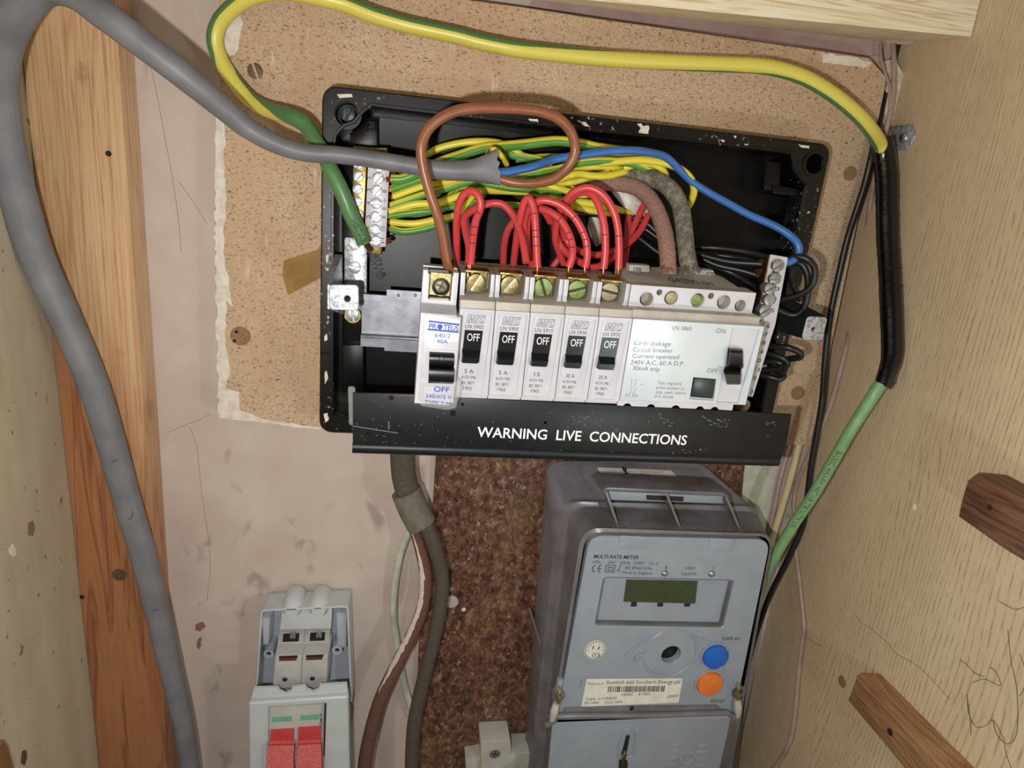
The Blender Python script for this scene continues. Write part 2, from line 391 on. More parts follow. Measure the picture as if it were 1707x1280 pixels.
def plate(fr, outer, holes, n0, n1, bev=0):
    b = MB(); loops = [outer]+holes; v = []; f = []
    def walls(lp, sgn):
        k = len(lp); o = len(v)
        v.extend([fr.pt(a, c, n0) for a, c in lp]); v.extend([fr.pt(a, c, n1-bev) for a, c in lp])
        for i in range(k):
            j = (i+1) % k; f.append((o+i, o+j, o+k+j, o+k+i))
        if bev:
            q = inset(lp, bev*sgn); o2 = len(v); v.extend([fr.pt(a, c, n1) for a, c in q])
            for i in range(k):
                j = (i+1) % k; f.append((o+k+i, o+k+j, o2+j, o2+i))
            return q
        return lp
    top = [walls(l, 1 if i == 0 else -1) for i, l in enumerate(loops)]
    for lps, h in ((loops, n0), (top, n1)):
        o = len(v); flat = [p for l in lps for p in l]; v.extend([fr.pt(a, c, h) for a, c in flat])
        f.extend([tuple(i+o for i in t) for t in tess(lps)])
    b.add(v, f)
    bm = bmesh.new(); vs_ = [bm.verts.new(p) for p in b.v]
    for q in b.f:
        try: bm.faces.new([vs_[i] for i in q])
        except ValueError: pass
    bmesh.ops.remove_doubles(bm, verts=bm.verts, dist=1e-7)
    bm.verts.index_update(); r_ = MB(); r_.add([x.co.copy() for x in bm.verts], [[x.index for x in q.verts] for q in bm.faces]); bm.free()
    return r_
def cyl(fr, u, v, r, n0, n1, seg=28, bev=0, r1=None):
    p = circ(u, v, r, seg)
    if r1 is not None: return loft(fr, [(p, n0), (circ(u, v, r1, seg), n1)])
    return prism(fr, p, n0, n1, bev)
def dome(fr, u, v, r, n0, h, seg=20):
    return loft(fr, [(circ(u, v, r*math.cos(t), seg), n0+h*math.sin(t)) for t in (0, .4, .8, 1.2, 1.5)])
def ringm(fr, u, v, r, t, n0, n1, seg=36): return plate(fr, circ(u, v, r, seg), [circ(u, v, r-t, seg)], n0, n1)
def pxr(fr, x, y, rp, n):
    a = fr.uv(x-rp, y, n); b = fr.uv(x+rp, y, n); c = fr.uv(x, y, n)
    return c[0], c[1], (Vector(b)-Vector(a)).length/2
def slotted(fr, x, y, rp, n0, n1, ang, sw=.16, depth=.0007):
    """slotted screw head: two raised halves over a lower disc"""
    u, v, r = pxr(fr, x, y, rp, n1); b = MB()
    b.cat(cyl(fr, u, v, r*.98, n0, n1-depth, 24))
    a = math.radians(ang); ca, sa = math.cos(a), math.sin(a)
    for s in (1, -1):
        t0 = math.asin(sw); pts = []
        for k in range(13):
            t = t0+(math.pi-2*t0)*k/12; x_, y_ = r*math.cos(t), s*r*math.sin(t)
            pts.append((u+x_*ca-y_*sa, v+x_*sa+y_*ca))
        b.cat(prism(fr, pts, n0, n1, r*.06))
    return b
def strokes(fr, segs, w, n0, n1):
    b = MB()
    for p, q in segs:
        p, q = Vector(p), Vector(q); d = (q-p)
        if d.length < 1e-7: continue
        d.normalize(); s = Vector((-d.y, d.x))*w/2; e = d*w/2
        b.cat(prism(fr, [tuple(p-e+s), tuple(q+e+s), tuple(q+e-s), tuple(p-e-s)], n0, n1))
    return b
def sheet(pts, t, nrm):
    """a folded plate corner polygon in space with thickness"""
    nrm = Vector(nrm).normalized()*t; k = len(pts); v = [Vector(p) for p in pts]+[Vector(p)+nrm for p in pts]
    f = [tuple(range(k)), tuple(range(2*k-1, k-1, -1))]+[(i, (i+1) % k, k+(i+1) % k, k+i) for i in range(k)]
    return MB().add(v, f)
def box3(x0, x1, y0, y1, z0, z1):
    v = [(x, y, z) for x in (x0, x1) for y in (y0, y1) for z in (z0, z1)]
    return MB().add(v, [(0, 1, 3, 2), (4, 6, 7, 5), (0, 4, 5, 1), (2, 3, 7, 6), (0, 2, 6, 4), (1, 5, 7, 3)])

# text
_tc = {}
def glyphs(s, bold):
    if (s, bold) in _tc: return _tc[(s, bold)]
    cu = bpy.data.curves.new('t', 'FONT'); cu.body = s; cu.offset = bold; cu.resolution_u = 3
    ob = bpy.data.objects.new('t', cu); COL.objects.link(ob)
    dg = bpy.context.evaluated_depsgraph_get(); me = bpy.data.meshes.new_from_object(ob.evaluated_get(dg))
    v = [(p.co.x, p.co.y) for p in me.vertices]; f = [tuple(p.vertices) for p in me.polygons]
    bpy.data.objects.remove(ob); bpy.data.curves.remove(cu); bpy.data.meshes.remove(me)
    _tc[(s, bold)] = (v, f); return v, f
def txt(fr, n, s, p0, p1, h, bold=0.0, shear=0.0):
    """p0, p1 = ends of the baseline, h = cap height (pixels of the photo); text lies flat on the frame"""
    v, f = glyphs(s, bold)
    if not v: return MB()
    x0 = min(a for a, _ in v); x1 = max(a for a, _ in v); H = .729
    a = Vector(fr.uv(*p0, n)); b = Vector(fr.uv(*p1, n)); up = Vector(fr.uv(p0[0], p0[1]-h, n))
    d = b-a; L = d.length; d = d.normalized(); hh = (up-a).length
    q = Vector((d.y, -d.x))
    out = []
    for x, y in v:
        yy = y/H*hh; w = a+d*((x-x0)/(x1-x0)*L+yy*shear)+q*yy
        out.append(fr.pt(w.x, w.y, n+.00005))
    return MB().add(out, f)

# tubes
def crom(P, k=8):
    out = []; n = len(P)
    for i in range(n-1):
        p0 = P[max(i-1, 0)]; p1 = P[i]; p2 = P[i+1]; p3 = P[min(i+2, n-1)]
        for j in range(k):
            t = j/k; out.append([.5*((2*b)+(-a+c)*t+(2*a-5*b+4*c-d)*t*t+(-a+3*b-3*c+d)*t**3) for a, b, c, d in zip(p0, p1, p2, p3)])
    out.append(list(P[-1])); return out
class Path: pass
def tube(pts, ra, rb=None, seg=14, k=8, u0=0.0, twist=0.0, ref=None, wob=0, caps=True, phase=None):
    """pts 3D points; ra in-plane radius, rb out-of-plane radius (numbers or one per point)"""
    n = len(pts); rb = ra if rb is None else rb
    ra = ra if isinstance(ra, (list, tuple)) else [ra]*n; rb = rb if isinstance(rb, (list, tuple)) else [rb]*n
    ph = phase if phase else [0]*n
    rows = crom([list(p)+[a, b_, c] for p, a, b_, c in zip(pts, ra, rb, ph)], k)
    P = [Vector(r[:3]) for r in rows]; m = len(P); v = []; f = []; uvs = []; Ls = [0.0]
    for i in range(1, m): Ls.append(Ls[-1]+(P[i]-P[i-1]).length)
    fr = []; last = None
    for i in range(m):
        T = (P[min(i+1, m-1)]-P[max(i-1, 0)]).normalized(); rf = ref or (EYE-P[i]).normalized(); N = rf-T*rf.dot(T)
        if N.length < .15: N = (last-T*last.dot(T)) if last else Vector((0, 0, 1))-T*T.z
        N.normalize(); last = N; B = T.cross(N); a, b_ = rows[i][3], rows[i][4]
        if wob: q = 1+random.uniform(-wob, wob); a *= q; b_ *= q
        fr.append((N, B, a, b_))
        for j in range(seg):
            t = 2*math.pi*j/seg; v.append(P[i]+B*(a*math.sin(t))+N*(b_*math.cos(t)))
    for i in range(m-1):
        o0 = u0+twist*Ls[i]+rows[i][5]; o1 = u0+twist*Ls[i+1]+rows[i+1][5]
        for j in range(seg):
            jj = (j+1) % seg; f.append((i*seg+j, i*seg+jj, (i+1)*seg+jj, (i+1)*seg+j))
            uvs.append(((j/seg+o0, Ls[i]), ((j+1)/seg+o0, Ls[i]), ((j+1)/seg+o1, Ls[i+1]), (j/seg+o1, Ls[i+1])))
    if caps:
        for s in (0, (m-1)*seg): f.append(tuple(range(s, s+seg))); uvs.append(tuple((0, 0) for _ in range(seg)))
    b = MB().add(v, f, 0, uvs); r_ = Path(); r_.P = P; r_.L = Ls; r_.fr = fr; b.path = r_
    return b
def wpts(pts): return [p if isinstance(p, Vector) else FW.P(*p) for p in pts]
def tube_text(path, s, s0, h, bold=0, ang=0.0, rev=False):
    """lettering wrapped on a tube starting at arc length s0"""
    v, f = glyphs(s, bold); x0 = min(a for a, _ in v); H = .729; out = []; k = h/H
    for x, y in v:
        L = s0+(-(x-x0) if rev else (x-x0))*k; i = max(1, min(len(path.L)-1, next((q for q in range(len(path.L)) if path.L[q] > L), len(path.L)-1)))
        t = (L-path.L[i-1])/(path.L[i]-path.L[i-1]); p = path.P[i-1].lerp(path.P[i], t); N, B, a, b_ = path.fr[i]
        an = ang+(y-H/2)*k/a*(1 if rev else -1)
        out.append(p+B*(a*1.02+.00003)*math.sin(an)+N*(b_*1.02+.00003)*math.cos(an))
    return MB().add(out, f)
def wire(name, label, cat, pts, r, mat, group=None, parent=None, seg=12, rb=None, **k):
    b = tube(wpts(pts), r, rb, seg, **k); o = b.build(name, mat, parent, 60)
    if parent is None: tag(o, label, cat, group)
    elif label: o['label'] = label
    o_path[o] = b.path
    return o
o_path = {}
def strands(name, parent, pts, r=.00035, n=5, spread=.0010, mat='copper', fray=0):
    """bare conductor strands between points"""
    P = wpts(pts); b = MB()
    for i in range(n):
        a = 2*math.pi*i/n; off = Vector((math.cos(a), 0, math.sin(a)))*spread
        q = [p+off*(1+fray*j*random.uniform(.3, 1.6))+Vector((random.uniform(-1, 1), random.uniform(-1, 1), random.uniform(-1, 1)))*spread*.25*(j > 0) for j, p in enumerate(P)]
        b.cat(tube(q, r, seg=6, k=3))
    return b.build(name, mat, parent, 60)

# ------------------------------------------------------------------ the setting
def struct(name, b, mat):
    o = b.build(name, mat); o['kind'] = 'structure'; return o
struct('wall_back', box3(XL-.03, XR+.03, 0, .03, ZC-.62, ZC+.45), 'plaster')
struct('wall_right', box3(XR, XR+.018, -.62, -.0002, ZC-.62, ZC+.45), 'vinyl')
struct('wall_left', box3(XL-.018, XL, -.62, -.0002, ZC-.62, ZC+.45), 'leftpanel')
# mauve coloured strip of wall above the board
o = pp(FW, [(905, -30), (1468, 40), (1478, 68), (1470, 92), (1448, 93), (1300, 69), (1060, 36), (880, 10)], .0001, .0016).build('trim_1', 'purple'); o['kind'] = 'structure'

# ------------------------------------------------------------------ timber and boards
t = thing('timber_batten', 'tall varnished pine batten fixed up the back wall in the left corner', 'batten', (XL+.03, 0, ZC-.35))
bl = FW.uv(81, 537, .02)[0]; br = (FW.uv(197, 94, .02)[0]+FW.uv(262, 995, .02)[0])/2
ou = [(XL+.0003, -.43), (br, -.43), (br, .60), (XL+.0003, .60)]
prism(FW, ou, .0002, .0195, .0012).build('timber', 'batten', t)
for x, y, r in ((199, 958, 12), (137, 995, 4), (181, 256, 5)):
    u, v, q = pxr(FW, x, y, r, .0195); cyl(FW, u, v, q, .019, .0198, 16).build('knot', 'hole' if r < 10 else 'rust', t)

# pale pine shelf timber at the top
t = thing('shelf_timber', 'pale planed pine shelf timber across the top, knot on its underside', 'shelf', (.1, -.03, ZC+.12))
b = MB(); A = []
fu = Vector((XR-.0006, 0, 0)); fh, bh = .0605, .0012
zf = -FW.uv(1623, 62, fh)[1]; zf0 = -FW.uv(980, 0, fh)[1]; zb = -FW.uv(1500, 73, bh)[1]; zb0 = -FW.uv(1000, 8, bh)[1]
xf0, xf1 = FW.uv(980, 0, fh)[0]-.12, XR-.0006; xb0, xb1 = FW.uv(1000, 8, bh)[0]-.12, XR-.0006
sf = (zf-zf0)/(FW.uv(1623, 62, fh)[0]-FW.uv(980, 0, fh)[0]); sb = (zb-zb0)/(FW.uv(1500, 73, bh)[0]-FW.uv(1000, 8, bh)[0])
zf0 -= sf*.12; zb0 -= sb*.12
H_ = .055
v = [(xf0, -fh, ZC+zf0), (xf1, -fh, ZC+zf), (xf1, -fh, ZC+zf+H_), (xf0, -fh, ZC+zf0+H_),
     (xb0, -bh, ZC+zb0), (xb1, -bh, ZC+zb), (xb1, -bh, ZC+zb+H_), (xb0, -bh, ZC+zb0+H_)]
MB().add(v, [(0, 1, 2, 3), (4, 7, 6, 5), (0, 4, 5, 1), (1, 5, 6, 2), (2, 6, 7, 3), (3, 7, 4, 0)]).build('board', 'pale_pine', t)
kn = Vector((FW.uv(1497, 62, .012)[0], -.014, 0)); kz = zb+(zf-zb)*.22
pts = [(kn.x+.009*math.cos(a), kn.y+.0055*math.sin(a), ZC+kz-.0007+.0*math.sin(a)) for a in [2*math.pi*i/20 for i in range(20)]]
pts2 = [(x, y, z+.002) for x, y, z in pts]
MB().add(pts+pts2, [tuple(range(20)), tuple(range(39, 19, -1))]+[(i, (i+1) % 20, 20+(i+1) % 20, 20+i) for i in range(20)]).build('knot', 'pale_pine', t)

def bearer(name, label, fr, px, th, mat, knots=()):
    t = thing(name, label, 'batten', fr.P(*px[0], 0))
    prism(fr, fr.pl(px, th), .0003, th, .0007).build('timber', mat, t)
    for x, y, r in knots:
        u, v, q = pxr(fr, x, y, r, th); cyl(fr, u, v, abs(q), th-.001, th+.0003, 12).build('nail', 'hole', t)
bearer('shelf_bearer', 'dark brown wooden bearer on the right panel, upper of two, rough sawn end', FRt,
       [(1597, 861), (1599, 850), (1606, 822), (1613, 800), (1626, 790), (1640, 791), (1707, 829), (1760, 858), (1760, 968), (1672, 914)], .014, 'bearer', [(1650, 846, 4)])
bearer('shelf_bearer', 'golden brown wooden bearer low on the right panel, lower of two', FRt,
       [(1429, 1124), (1413, 1167), (1508, 1281), (1560, 1345), (1640, 1345), (1560, 1262)], .016, 'bearer_l', [(1484, 1220, 4)])
bearer('shelf_bearer', 'brown wooden bearer stub low on the left panel at the bottom left corner', FLt,
       [(-30, 1232), (8, 1234), (14, 1244), (26, 1290), (-30, 1310)], .006, 'bearer_l')

# chipboard
t = thing('backing_board', 'bare chipboard panel behind the black fuse board, white painted edges', 'board', FW.P(860, 700, 0))
CB = .018
co_ = FW.pl([(366, -60), (357, 380), (364, 694), (445, 704), (540, 716), (900, 735), (1352, 742), (1414, 445), (1476, 147), (1478, 128), (1449, 96), (1300, 74), (980, 28), (870, 11), (700, -12), (500, -60)], CB)
prism(FW, co_, .0002, CB, .0008).build('panel', 'chip', t)
def blob(px, jag=2.2, step=9):
    out = []
    for i in range(len(px)):
        a, b = Vector(px[i]), Vector(px[(i+1) % len(px)]); n = max(1, int((b-a).length/step))
        for k in range(n): out.append(tuple(a.lerp(b, k/n)+Vector((random.uniform(-jag, jag), random.uniform(-jag, jag)))))
    return out
def paint(name, fr, px, n, mat, parent, th=.00025, jag=2.2, step=8): return prism(fr, fr.pl(blob(px, jag, step), n), n, n+th).build(name, mat, parent)
paint('paint_edge', FW, [(361, 160), (376, 160), (374, 260), (377, 330), (372, 420), (386, 490), (390, 512), (378, 500), (376, 560), (382, 610), (378, 650), (400, 655), (402, 690), (365, 692), (361, 560), (358, 380)], CB, 'whitepaint', t)
paint('paint_edge', FW, [(366, 684), (398, 682), (420, 690), (440, 699), (536, 712), (536, 717), (440, 704), (366, 696)], CB, 'whitepaint', t, .0004, jag=1.2)
paint('paint_edge', FW, [(376, 20), (400, 20), (404, 40), (400, 70), (393, 92), (380, 94), (371, 84), (372, 50)], CB, 'whitepaint', t)
paint('paint_edge', FW, [(1370, 88), (1430, 96), (1452, 104), (1440, 112), (1400, 108), (1372, 106)], CB, 'whitepaint', t)
slotted(FW, 425, 118, 13, CB-.003, CB+.0006, 70).build('screw', 'rust', t)
u, v, q = pxr(FW, 401, 560, 17, CB); cyl(FW, u, v, q, CB-.0005, CB+.0002, 20).build('screw_hole', 'plug', t)
for dx, dy in ((-7, -7), (-10, 8)):
    u, v, q = pxr(FW, 401+dx, 560+dy, 3, CB); cyl(FW, u, v, q, CB-.0005, CB+.0003, 10).build('screw_hole', 'hole', t)
for x, y in ((1417, 289), (1330, 655)):
    u, v, q = pxr(FW, x, y, 11, CB); cyl(FW, u, v, q, CB-.001, CB+.0003, 20).build('wood_plug', 'plug', t)
FWc = FW
b = pp(FW, [(473, 434), (536, 414), (536, 462), (480, 492), (471, 460)], CB+.0001, CB+.0005)
tag(b.build('parcel_tape', 'parcel'), 'scrap of shiny brown parcel tape stuck on the chipboard left of fuse board', 'tape')
# filler by the corner
tag(prism(FW, FW.pl(blob([(1478, 100), (1494, 96), (1500, 118), (1508, 128), (1502, 160), (1490, 200), (1482, 215), (1476, 190), (1477, 140)], 2), .012), .0002, .012).build('wall_filler', 'filler'),
    'ragged pale plaster filler beside the chipboard in the right corner', 'filler')

# stained meter board
t = thing('meter_board', 'dark brown stained resin board behind the electricity meter', 'board', FW.P(950, 1280, 0))
prism(FW, FW.pl([(722, 680), (727, 760), (719, 880), (704, 980), (697, 1100), (684, 1400), (1160, 1400), (1200, 1150), (1236, 830), (1250, 700)], .007), .0002, .007, .0005).build('panel', 'brownboard', t)
slotted(FW, 865, 841, 10, .006, .0082, 5).build('screw', 'rust', t)
slotted(FW, 753, 1004, 11, .006, .0085, -30).build('screw', 'clip', t)
u, v, q = pxr(FW, 773, 1016, 4, .007); dome(FW, u, v, q, .0068, .0012).build('pin', 'whitepaint', t)

# ------------------------------------------------------------------ black fuse board base
TB = thing('fuse_board_base', 'black plastic base tray of the open fuse board, paint flecked rim', 'fuse board', FW.P(900, 700, .02))
RN = .045
ou = rpoly(FW.pl([(537, 141), (1388, 241), (1276, 747), (532, 721)], RN), .0085, 8)
inn = FW.pl([(558, 250), (562, 226), (575, 212), (592, 206), (606, 190), (620, 178), (710, 189), (1140, 236), (1296, 254), (1320, 258), (1323, 285), (1332, 300), (1342, 310), (1330, 380), (1262, 715), (556, 690)], RN)
h1 = FW.uv(578, 190, RN); h2 = FW.uv(1357, 273, RN)
plate(FW, ou, [inn, circ(*h1, .0062, 28), circ(*h2, .0056, 28)], .020, RN, .0008).build('rim', 'tray', TB)
prism(FW, inset(ou, .002), CB+.0002, .0218).build('tray_floor', 'traysmooth', TB)
plate(FW, inset(inn, -.0018), [inn], RN, RN+.0012, .0003).build('rim_ridge', 'tray', TB)
for c_, q in ((h1, .0062), (h2, .0056)): ringm(FW, c_[0], c_[1], q+.0016, .0016, RN, RN+.0009).build('screw_boss', 'tray', TB)
slotted(FW, 579, 189, 13, .026, .032, 110, .12, .001).build('fixing_screw', 'darksteel', TB)
ringm(FW, h1[0], h1[1], .0058, .0012, .024, .036).build('screw_well', 'traysmooth', TB)
# inside mouldings
pp(FW, [(583, 222), (600, 210), (612, 196), (629, 197), (629, 243), (585, 243)], .0215, .040, .0004).build('moulding', 'traysmooth', TB)
pp(FW, [(569, 246), (604, 246), (608, 655), (571, 655)], .0215, .036, .0004).build('moulding', 'traysmooth', TB)
pp(FW, [(571, 575), (606, 575), (606, 655), (571, 655)], .036, .040, .0004).build('moulding', 'traysmooth', TB)
pp(FW, [(1276, 268), (1303, 272), (1299, 318), (1274, 316)], .0215, .041, .0003).build('moulding', 'traysmooth', TB)
pp(FW, [(1289, 308), (1340, 316), (1338, 328), (1288, 322)], .0215, .042, .0003).build('moulding', 'traysmooth', TB)
pp(FW, [(1316, 328), (1336, 330), (1322, 400), (1300, 400)], .0215, .034, .0003).build('moulding', 'traysmooth', TB)
def slope(px, tops, bots, nm):
    P_ = [FW.P(x, y, n) for (x, y), n in zip(px, tops)]; Q = [Vector((p.x, -.0215, p.z)) for p in P_]; k = len(P_)
    MB().add(P_+Q, [tuple(range(k)), tuple(range(2*k-1, k-1, -1))]+[(i, (i+1) % k, k+(i+1) % k, k+i) for i in range(k)]).build(nm, 'traysmooth', TB)
slope([(630, 196), (712, 204), (905, 226), (905, 262), (712, 262), (630, 262)], [.0258, .0258, .0258, .0222, .0220, .0218], 0, 'added_sheen_slope')  # tilted panel added so the tray floor throws back the flash as sheen
b = MB()
for s_ in ([(615, 204), (619, 204)], [(619, 204), (619, 212)], [(615, 212), (623, 212)], [(623, 204), (623, 212)], [(612, 222), (626, 222)], [(617, 218), (617, 227)], [(622, 218), (622, 227)], [(615, 232), (624, 232)], [(615, 232), (615, 238)]):
    b.cat(strokes(FW, [FW.pl(s_, .040)], .0003, .0399, .0402))
b.build('moulded_symbol', 'tray', TB)
for px in ([(1062, 207), (1068, 206), (1072, 210), (1081, 209), (1082, 214), (1080, 221), (1082, 226), (1074, 229), (1066, 226), (1064, 219), (1068, 214)],
           [(1330, 241), (1348, 243), (1349, 247), (1335, 246)], [(961, 200), (976, 204), (984, 212), (972, 209)], [(880, 198), (896, 199), (900, 206), (886, 205)],
           [(543, 425), (548, 424), (546, 440), (544, 438)], [(541, 446), (549, 448), (546, 452)], [(541, 560), (545, 556), (546, 567), (541, 569)], [(562, 157), (586, 157), (588, 162), (566, 164)], [(1240, 240), (1247, 241), (1246, 245), (1241, 244)],
           [(541, 620), (545, 618), (547, 630), (542, 640)], [(540, 690), (546, 688), (548, 700), (542, 704)], [(1200, 233), (1208, 234), (1206, 238)], [(1222, 226), (1228, 227), (1226, 231)]):
    paint('paint_fleck', FW, px, RN+.00005, 'whitepaint', TB, .0003, .5, 4)
paint('moulding_mark', FW, [(536, 586), (556, 586), (556, 590), (536, 590)], RN, 'traysmooth', TB, .0005, .1, 30)

# rail (zinc DIN rail)
RL = thing('din_rail', 'dull zinc mounting rail left of the circuit breakers inside fuse board', 'rail', FW.P(650, 575, .04))
ru0, rv0 = FW.uv(604, 496, .046); rv1 = FW.uv(604, 556, .046)[1]; ru1 = FW.uv(1290, 520, .046)[0]
prism(FW, rect(ru0, rv0, ru1, rv1), .0448, .0460).build('web', 'railzinc', RL)
b = MB(); b.cat(prism(FW, rect(ru0, rv0-.0026, ru1, rv0+.0003), .0448, .0500)); b.build('flange', 'railzinc', RL)
v1 = FW.uv(604, 577, .050)[1]; va = FW.uv(604, 562, .052)[1]
b = MB(); b.cat(prism(FW, rect(ru0, rv1-.0003, ru1, rv1+.0012), .0448, .0520, .0003)); b.cat(prism(FW, rect(ru0, va, ru1, v1), .0490, .0502)); b.build('flange', 'railzinc', RL)
ua = FW.uv(645, 482, .050)
prism(FW, [ua, (ru1-.02, ua[1]), (ru1-.02, rv0-.0005), (ua[0], rv0-.0005)], .0485, .0512).build('clip_bar', 'railzinc', RL)
ub = FW.uv(641, 573, .049); vb = FW.uv(641, 585, .049)[1]
prism(FW, rect(ub[0], ub[1], ru1-.02, vb), .0470, .0484).build('clip_bar', 'railzinc', RL)
b = MB()
for x, y in ((664, 492), (692, 492), (650, 578)):
    u, v, q = pxr(FW, x, y, 3.2, .0512); b.cat(dome(FW, u, v, q, .0508 if y < 500 else .048, .0009, 12))
b.build('rivet', 'steel', RL)

# left bracket
LB = thing('cover_bracket', 'shiny zinc cover bracket with forward tab, left of the rail', 'bracket', FW.P(585, 530, .04))
pp(FW, [(574, 398), (577, 395), (607, 397), (612, 402), (611, 532), (574, 532)], .0405, .0425, .0003, .001).build('plate', 'zinc', LB)
sheet([FW.P(562, 424, .0425), FW.P(571, 424, .0425), FW.P(573, 524, .0425), FW.P(550, 515, .080), FW.P(550, 475, .080)], .0012, (-1, 0, 0)).build('arm', 'zinc', LB)
tu = FW.pl([(549, 474), (598, 475), (598, 518), (549, 516)], .081)
plate(FW, rpoly(tu, .0022, 4), [circ(*FW.uv(579, 498, .081), .0016, 16)], .0798, .081, .0003).build('tab', 'zinc', LB)
slotted(FW, 591, 407, 10, .0425, .0438, 50, .12, .0006).build('screw', 'steel', LB)
slotted(FW, 591, 446, 10.5, .0425, .0440, 5, .12, .0006).build('screw', 'steel', LB)
u, v, q = pxr(FW, 588, 526, 13, .050); 
ringm(FW, u, v, q, .0012, .0425, .050).build('washer', 'brass', LB)
slotted(FW, 588, 526, 11, .0425, .051, 80, .12, .0006).build('screw', 'steel', LB)

# right bracket
RB = thing('cover_bracket', 'small zinc cover bracket tab sticking out right of the fuse board', 'bracket', FW.P(1330, 560, .04))
sheet([FW.P(1284, 500, .044), FW.P(1322, 500, .050), FW.P(1376, 526, .079), FW.P(1340, 565, .079), FW.P(1284, 548, .044)], .0012, (0, 1, 0)).build('arm', 'darksteel', RB)
tu = FW.pl([(1347, 527), (1380, 529), (1371, 568), (1337, 566)], .081)
plate(FW, rpoly(tu, .0022, 4), [circ(*FW.uv(1356, 549, .081), .0012, 16)], .0798, .081, .0003).build('tab', 'zinc', RB)

# ------------------------------------------------------------------ earth terminal bars (left)
EB = thing('earth_terminal_bar', 'numbered double brass earth terminal bar at upper left of fuse board', 'terminal bar', FW.P(620, 430, .04))
pp(FW, [(588, 246), (613, 246), (606, 378), (588, 372)], .040, .0475, .0004).build('brass_bar', 'brass', EB)
pp(FW, [(618, 246), (646, 246), (636, 424), (614, 422)], .040, .0480, .0004).build('brass_bar', 'brass', EB)
pp(FW, [(589, 243), (643, 248), (643, 252), (589, 247)], .0470, .0500).build('brass_edge', 'brass', EB)
pp(FW, [(614, 262), (650, 264), (643, 412), (607, 410)], .0480, .0490, .0002, .001).build('label_strip', 'white', EB)
ys = [277, 297, 318, 339, 362, 383, 402]; xs = [631, 630, 628, 627, 626, 625, 626]
for x, y in zip(xs, ys):
    slotted(FW, x, y, 9.4, .0485, .0503, random.uniform(-70, 20), .12, .0005).build('terminal_screw', 'steel', EB)
for x, y in ((597, 273), (597, 294), (596, 315), (595, 336), (597, 357)):
    slotted(FW, x, y, 8.6, .0475, .0492, random.uniform(-70, 20), .12, .0005).build('terminal_screw', 'steel', EB)
b = MB()
def vt(fr, n, s, x, y, L, h):   # text that reads up the strip
    return txt(fr, n, s, (x+h/2, y+L/2), (x+h/2, y-L/2), h)
def rtxt(fr, n, s, cx, cy, L, h):
    """text turned a quarter turn: baseline runs up the photo"""
    v, f = glyphs(s, 0.0); x0 = min(a for a, _ in v); x1 = max(a for a, _ in v)
    a = Vector(fr.uv(cx+h/2, cy+L/2, n)); c = Vector(fr.uv(cx+h/2, cy-L/2, n)); d = c-a; Ln = d.length; d.normalize(); q = Vector((d.y, -d.x))
    hh = abs(fr.uv(cx+h, cy, n)[0]-fr.uv(cx, cy, n)[0]); out = []
    for x, y in v:
        w = a+d*((x-x0)/(x1-x0)*Ln)+q*(y/.729*hh); out.append(fr.pt(w.x, w.y, n+.00005))
    return MB().add(out, f)
for s_, x, y in (('1', 616, 277), ('2', 615, 297), ('3', 614.5, 317), ('4', 614, 339), ('5', 613.5, 361), ('6', 612.5, 380), ('7', 611, 400)):
    b.cat(rtxt(FW, .049, s_, x, y, 5.5, 6.5))
for s_, x, y in (('8', 642, 281), ('9', 641.5, 299), ('8', 641, 319), ('E', 640, 347), ('8', 639.5, 362), ('10', 638, 381), ('11', 637, 401)):
    b.cat(rtxt(FW, .049, s_, x, y, 5 if len(s_) == 1 else 8, 6.5))
b.cat(strokes(FW, [FW.pl([(637, 334), (645, 334)], .049), FW.pl([(641, 330), (641, 338)], .049)], .0002, .049, .04908))
b.build('printed_numbers', 'ink', EB)

# ------------------------------------------------------------------ neutral terminal bar (right)
NB = thing('neutral_terminal_bar', 'slanting pale numbered neutral terminal bar at right end of the breakers', 'terminal bar', FW.P(1275, 690, .06))
nn = .075
ou = rpoly(FW.pl([(1285, 424), (1314, 429), (1293, 540), (1255, 662), (1238, 659), (1262, 545), (1276, 480)], nn), .0008, 3)
slot = rpoly(FW.pl([(1291, 437), (1303, 437), (1286, 512), (1276, 510), (1282, 478)], nn), .0008, 3)
plate(FW, ou, [slot], nn-.0012, nn, .0002).build('label_strip', 'white', NB)
pp(FW, [(1281, 430), (1303, 432), (1282, 530), (1240, 685), (1226, 682), (1262, 530)], nn-.008, nn-.0013, .0004).build('brass_bar', 'brass', NB)
for k, (x, y) in enumerate([(1298, 443), (1293, 465), (1285, 481), (1284, 500), (1276, 518), (1270, 541), (1268, 557), (1266, 571), (1263, 586), (1259, 600), (1256, 614), (1252, 629)]):
    sl = random.uniform(-60, 80); r_ = 9.5 if k < 5 else 6
    n1 = nn+.003 if k < 5 else nn+.0012
    slotted(FW, x, y, r_, nn-.003, n1, sl, .13, .0006).build('terminal_screw', 'steel' if k < 5 else 'screwpale', NB)
slotted(FW, 1241, 676, 10, nn-.012, nn-.004, 20, .1).build('terminal_screw', 'steel', NB)
b = MB()
for s_, x, y in (('3', 1296, 481), ('4', 1291, 498), ('5', 1287, 517), ('6', 1280, 543), ('7', 1276, 557), ('8', 1272.5, 571), ('9', 1268.5, 586), ('10', 1263.5, 600), ('11', 1261, 615), ('12', 1256, 629), ('13', 1250, 652)):
    w_ = 5.5 if len(s_) == 1 else 9
    b.cat(txt(FW, nn, s_, (x-w_/2, y+3), (x+w_/2, y+4), 6.5, .01))
b.build('printed_numbers', 'ink', NB)

